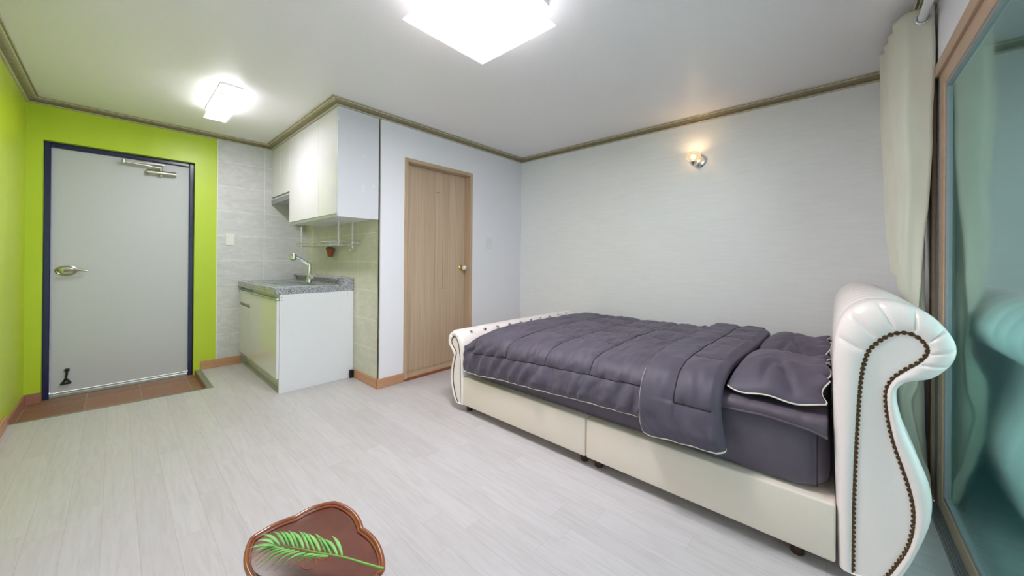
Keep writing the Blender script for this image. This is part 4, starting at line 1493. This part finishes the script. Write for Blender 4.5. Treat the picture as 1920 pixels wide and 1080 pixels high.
pillow('nearer plum grey pillow with cream piping, closest to the room side of the bed', 2.110, 0.184, 0.598, 0.67, 0.350, 0.122, 0.0)
pillow('farther plum grey pillow lying next to the long wall', 2.780, 0.178, 0.598, 0.64, 0.338, 0.105, 5.0)

# ------------------------------------------------------------------ curtain and rod
rod = thing('curtain_rod', 'white curtain rod above the sliding window', 'curtain rod', (1.4, -0.316, 2.33))
bm = B(); tube(bm, [(XW + 0.001, -0.316, 2.330), (XE - 0.001, -0.316, 2.330)], 0.0165, 20)
obj('rod', bm, M['pipe_white'], rod, smooth=True)
for x in (-0.30, 1.50, 3.40):
    bm = B()
    box(bm, x - 0.010, x + 0.010, YS, -0.330, 2.318, 2.342, 0.002, 1)
    lathe(bm, [(0.0165, -0.010), (0.021, -0.010), (0.021, 0.010), (0.0165, 0.010)], (x, -0.316, 2.330), 'x', 20)
    obj('bracket', bm, M['plastic_white'], rod, smooth=True)

cu = thing('curtain', 'ivory eyelet curtain gathered at the window end behind the headboard', 'curtain', (2.9, -0.30, 0.03))
yl_t = [(0.0, -0.335), (0.13, -0.310), (0.24, -0.280), (0.36, -0.255), (0.47, -0.250), (0.60, -0.250), (0.75, -0.300), (0.86, -0.306), (0.93, -0.290), (1.02, -0.262), (1.30, -0.246), (1.60, -0.240), (1.85, -0.230), (2.38, -0.229)]
yr_t = [(0.0, -0.356), (0.13, -0.350), (0.24, -0.322), (0.36, -0.302), (0.47, -0.290), (0.565, -0.314), (0.75, -0.318), (0.90, -0.310), (1.10, -0.318), (1.45, -0.338), (1.75, -0.353), (2.0, -0.356), (2.38, -0.355)]
yb_t = [(0.0, -0.357), (0.4, -0.348), (0.6, -0.345), (0.9, -0.348), (1.6, -0.355), (2.38, -0.356)]
folds = [2.600, 2.672, 2.738, 2.795, 2.850, 2.905, 2.960, 3.010, 3.060]
bm = B()
rows = []
NZ = 110
for i in range(NZ + 1):
    z = 0.035 + (2.383 - 0.035) * i / NZ
    r = []
    for k, xf in enumerate(folds):
        wob = 0.006 * noise.noise(Vector((k * 3.1, z * 3, 0)))
        yl = interp(yl_t, z) + 0.004 * k * (1 if z > 1.1 else 0.3) + wob
        yr = (interp(yr_t, z) if k == 0 else interp(yb_t, z) + 0.004 * (k % 3)) + wob
        yr = max(yr, YS + 0.008); yl = max(yl, yr + 0.012)
        head = min(1, max(0, (z - 1.0) / 1.0))
        # panel k runs from the window side to the room side (even) or back (odd)
        n_ = 9
        pack = 0.36 + 0.64 * min(1, max(0, (z - 0.9) / 1.3))
        FX = [2.600 + (f - 2.600) * pack for f in folds]
        if k == 2 and z < 2.0: yr += (2.0 - z) / 1.1 * 0.026 if z > 0.9 else 0.026
        if k == 4 and z < 2.0: yr += (2.0 - z) / 1.1 * 0.008 if z > 0.9 else 0.008
        xf = FX[k]
        for q in range(n_):
            t = q / n_
            tt = t if k % 2 == 0 else 1 - t
            y = yr + (yl - yr) * (0.5 - 0.5 * math.cos(math.pi * tt)) if True else 0
            y = yr + (yl - yr) * tt
            xn2 = FX[k + 1] if k + 1 < len(folds) else xf + 0.03
            bulge = 0.010 * math.sin(math.pi * t) * (1 if k % 2 == 0 else -1) * (0.4 + 0.6 * (1 - head))
            # flat along the panel, turning within the last part
            u = max(0, (t - 0.72) / 0.28)
            x = xf + (xn2 - xf) * (u * u * (3 - 2 * u)) + bulge
            x += 0.010 * noise.noise(Vector((k * 2.0 + t * 2, z * 2.3, 7))) * (1 - head)
            r.append((x, y, z))
    rows.append(r)
grid(bm, rows)
cl_ = obj('curtain_cloth', bm, M['curtain'], cu, smooth=True, angle=70)
sm = cl_.modifiers.new('thick', 'SOLIDIFY'); sm.thickness = 0.003; sm.offset = 0
for k, xf in enumerate(folds[:-1]):
    bm = B()
    ring = [(xf - 0.003 + (0.0), -0.316 + 0.024 * math.cos(a), 2.330 + 0.024 * math.sin(a)) for a in [2 * math.pi * q / 28 for q in range(28)]]
    tube(bm, ring, 0.0060, 8, closed=True)
    obj('eyelet', bm, M['chrome'], cu, smooth=True)

# ------------------------------------------------------------------ low lacquer tray table with a palm frond
TZ = 0.270
tb = thing('tray_table', 'low red-brown lacquered tray table with lobed rim in the foreground', 'table', (0.3975, 1.137, 0))
TR, TL, BL, BR = (.530, 1.322), (.286, 1.342), (.265, .952), (.509, .932)
def lobes():
    segs = []
    def lobe(a, b, out, n=12):
        a, b = Vector(a), Vector(b)
        d = b - a
        nn = Vector((d.y, -d.x)).normalized()
        c = Vector((.3975, 1.137))
        if nn.dot((a + b) / 2 - c) < 0: nn = -nn
        return [tuple(a + d * (i / n) + nn * out * math.sin(math.pi * (i / n)) ** 0.8) for i in range(n)]
    nR, nT = (.540, 1.126), (.411, 1.346)
    c2 = lambda p: (.795 - p[0], 2.274 - p[1])
    nL, nB = c2(nR), c2(nT)
    o = []
    o += lobe(TR, nR, 0.019); o += lobe(nR, BR, 0.019)
    o += lobe(BR, nB, 0.016); o += lobe(nB, BL, 0.016)
    o += lobe(BL, nL, 0.019); o += lobe(nL, TL, 0.019)
    o += lobe(TL, nT, 0.012); o += lobe(nT, TR, 0.016)
    return o
ol = lobes()
tc_ = Vector((.3975, 1.137))
def inset(ol, d):
    r = []
    for p in ol:
        v = Vector(p) - tc_
        r.append(tuple(tc_ + v * (1 - d / v.length)))
    return r
bm = B()
o1, o2 = inset(ol, 0.006), inset(ol, 0.020)
rows = [[(x, y, TZ - 0.016) for x, y in inset(ol, 0.03)], [(x, y, TZ - 0.013) for x, y in inset(ol, 0.008)], [(x, y, TZ - 0.002) for x, y in o1], [(x, y, TZ) for x, y in o2]]
vs = grid(bm, rows, closed_v=True)
bm.faces.new(vs[-1]); bm.faces.new(list(reversed(vs[0])))
obj('tray_top', bm, M['lacquer'], tb, smooth=True, angle=40)
bm = B()
tube(bm, [(x, y, TZ + 0.006) for x, y in inset(ol, 0.004)], 0.0068, 10, closed=True)
tube(bm, [(x, y, TZ + 0.002) for x, y in inset(ol, 0.013)], 0.0042, 8, closed=True)
obj('rim', bm, M['rim_lacquer'], tb, smooth=True)
bm = B()
ap = inset(ol, 0.050)
rows = [[(x, y, TZ - 0.015) for x, y in ap], [(x, y, TZ - 0.055 + 0.012 * math.cos(i * 2 * math.pi / 12)) for i, (x, y) in enumerate(ap)], [(x, y, TZ - 0.055 + 0.012 * math.cos(i * 2 * math.pi / 12)) for i, (x, y) in enumerate(inset(ol, 0.060))], [(x, y, TZ - 0.015) for x, y in inset(ol, 0.060)]]
grid(bm, rows, closed_u=True, closed_v=True)
obj('apron', bm, M['lacquer'], tb, smooth=True)
for c in (TR, TL, BL, BR):
    v = (Vector(c) - tc_)
    f_ = lambda s, z: (tc_.x + v.x * s, tc_.y + v.y * s, z)
    bm = B()
    lp = cat([f_(0.70, TZ - 0.016), f_(0.86, TZ - 0.06), f_(0.84, 0.13), f_(0.70, 0.05), f_(0.76, 0.016), f_(0.84, 0.013)], 6)
    tube(bm, lp, [0.020 - 0.009 * min(1, i / len(lp) * 1.3) for i in range(len(lp))], 12)
    obj('leg', bm, M['lacquer'], tb, smooth=True)
bm = B()
for (ax, ay) in ((0, 0), (0.026, -0.030), (-0.014, -0.034), (0.030, 0.016), (0.006, 0.030)):
    tube(bm, [(0.392 + ax + 0.017 * math.cos(q * math.pi / 10), 1.150 + ay + 0.021 * math.sin(q * math.pi / 10), TZ + 0.0006) for q in range(20)], 0.0011, 6, closed=True)
obj('inlay_motif', bm, M['inlay'], tb)

UB = [(0.438, 1.039), (0.43, 1.051), (0.419, 1.065), (0.411, 1.081), (0.401, 1.097), (0.392, 1.114), (0.382, 1.132), (0.373, 1.145), (0.364, 1.162), (0.356, 1.173), (0.348, 1.187), (0.341, 1.197), (0.331, 1.211), (0.322, 1.221), (0.32, 1.218)]
UT = [(0.447, 1.107), (0.426, 1.113), (0.419, 1.134), (0.416, 1.155), (0.401, 1.173), (0.393, 1.19), (0.387, 1.2), (0.373, 1.212), (0.366, 1.226), (0.355, 1.234), (0.347, 1.244), (0.333, 1.259), (0.306, 1.274), (0.29, 1.255), (0.259, 1.241)]
LB = [(0.322, 1.211), (0.327, 1.203), (0.335, 1.189), (0.345, 1.173), (0.353, 1.159), (0.361, 1.145), (0.372, 1.125), (0.385, 1.104), (0.397, 1.086), (0.41, 1.066)]
LT = [(0.25, 1.244), (0.257, 1.227), (0.262, 1.208), (0.262, 1.19), (0.263, 1.175), (0.278, 1.151), (0.293, 1.134), (0.318, 1.125), (0.329, 1.115), (0.343, 1.101)]
ST = [(0.496, 0.911), (0.468, 0.969), (0.436, 1.035), (0.399, 1.094), (0.363, 1.158), (0.321, 1.217)]
def raise_(pts, z0, z1):
    k = (1.15 - z1) / (1.15 - z0)
    return [(x * k, y * k) for x, y in pts]
UB, UT, LB = raise_(UB, 0.300, 0.326), raise_(UT, 0.322, 0.344), raise_(LB, 0.300, 0.326)
STZ = (0.291, 0.309, 0.324, 0.327, 0.326, 0.322)
ST = [raise_([p], 0.300, z)[0] for p, z in zip(ST, STZ)]
pf = thing('palm_frond', 'green palm frond lying across the lacquered tray table', 'leaf', (0.40, 1.08, TZ))
bm = B()
sp = cat([(x, y, z) for (x, y), z in zip(ST, STZ)], 5)
tube(bm, sp, [0.0038 - 0.0026 * i / (len(sp) - 1) for i in range(len(sp))], 8)
obj('stem', bm, M['palm_stem'], pf, smooth=True)
bm = B()
def leaflet(b, t, zb, zt, arch, wdt, side):
    b = Vector((b[0], b[1], zb)); t = Vector((t[0], t[1], zt))
    d = t - b
    s = Vector((-d.y, d.x, 0)).normalized()
    N = 9
    L_, C_, R_ = [], [], []
    for i in range(N + 1):
        k = i / N
        p = b + d * k + Vector((0, 0, arch * math.sin(math.pi * k))) + s * side * 0.010 * k * k
        w2 = wdt * (math.sin(math.pi * min(1, k * 0.86 + 0.12)) ** 0.7) * (1 - k ** 5)
        C_.append(bm.verts.new(p + Vector((0, 0, -w2 * 0.15))))
        L_.append(bm.verts.new(p + s * w2 + Vector((0, 0, 0)))); R_.append(bm.verts.new(p - s * w2))
    for i in range(N):
        bm.faces.new((L_[i], C_[i], C_[i + 1], L_[i + 1])); bm.faces.new((C_[i], R_[i], R_[i + 1], C_[i + 1]))
for b, t in zip(UB, UT):
    leaflet(b, t, 0.327, 0.344, 0.006, 0.0046, 1)
for b, t in zip(LB, LT):
    leaflet(b, t, 0.327, 0.286, 0.013, 0.0046, -1)
lf = obj('leaflets', bm, M['palm'], pf, smooth=True, angle=180)
sm = lf.modifiers.new('thick', 'SOLIDIFY'); sm.thickness = 0.0006
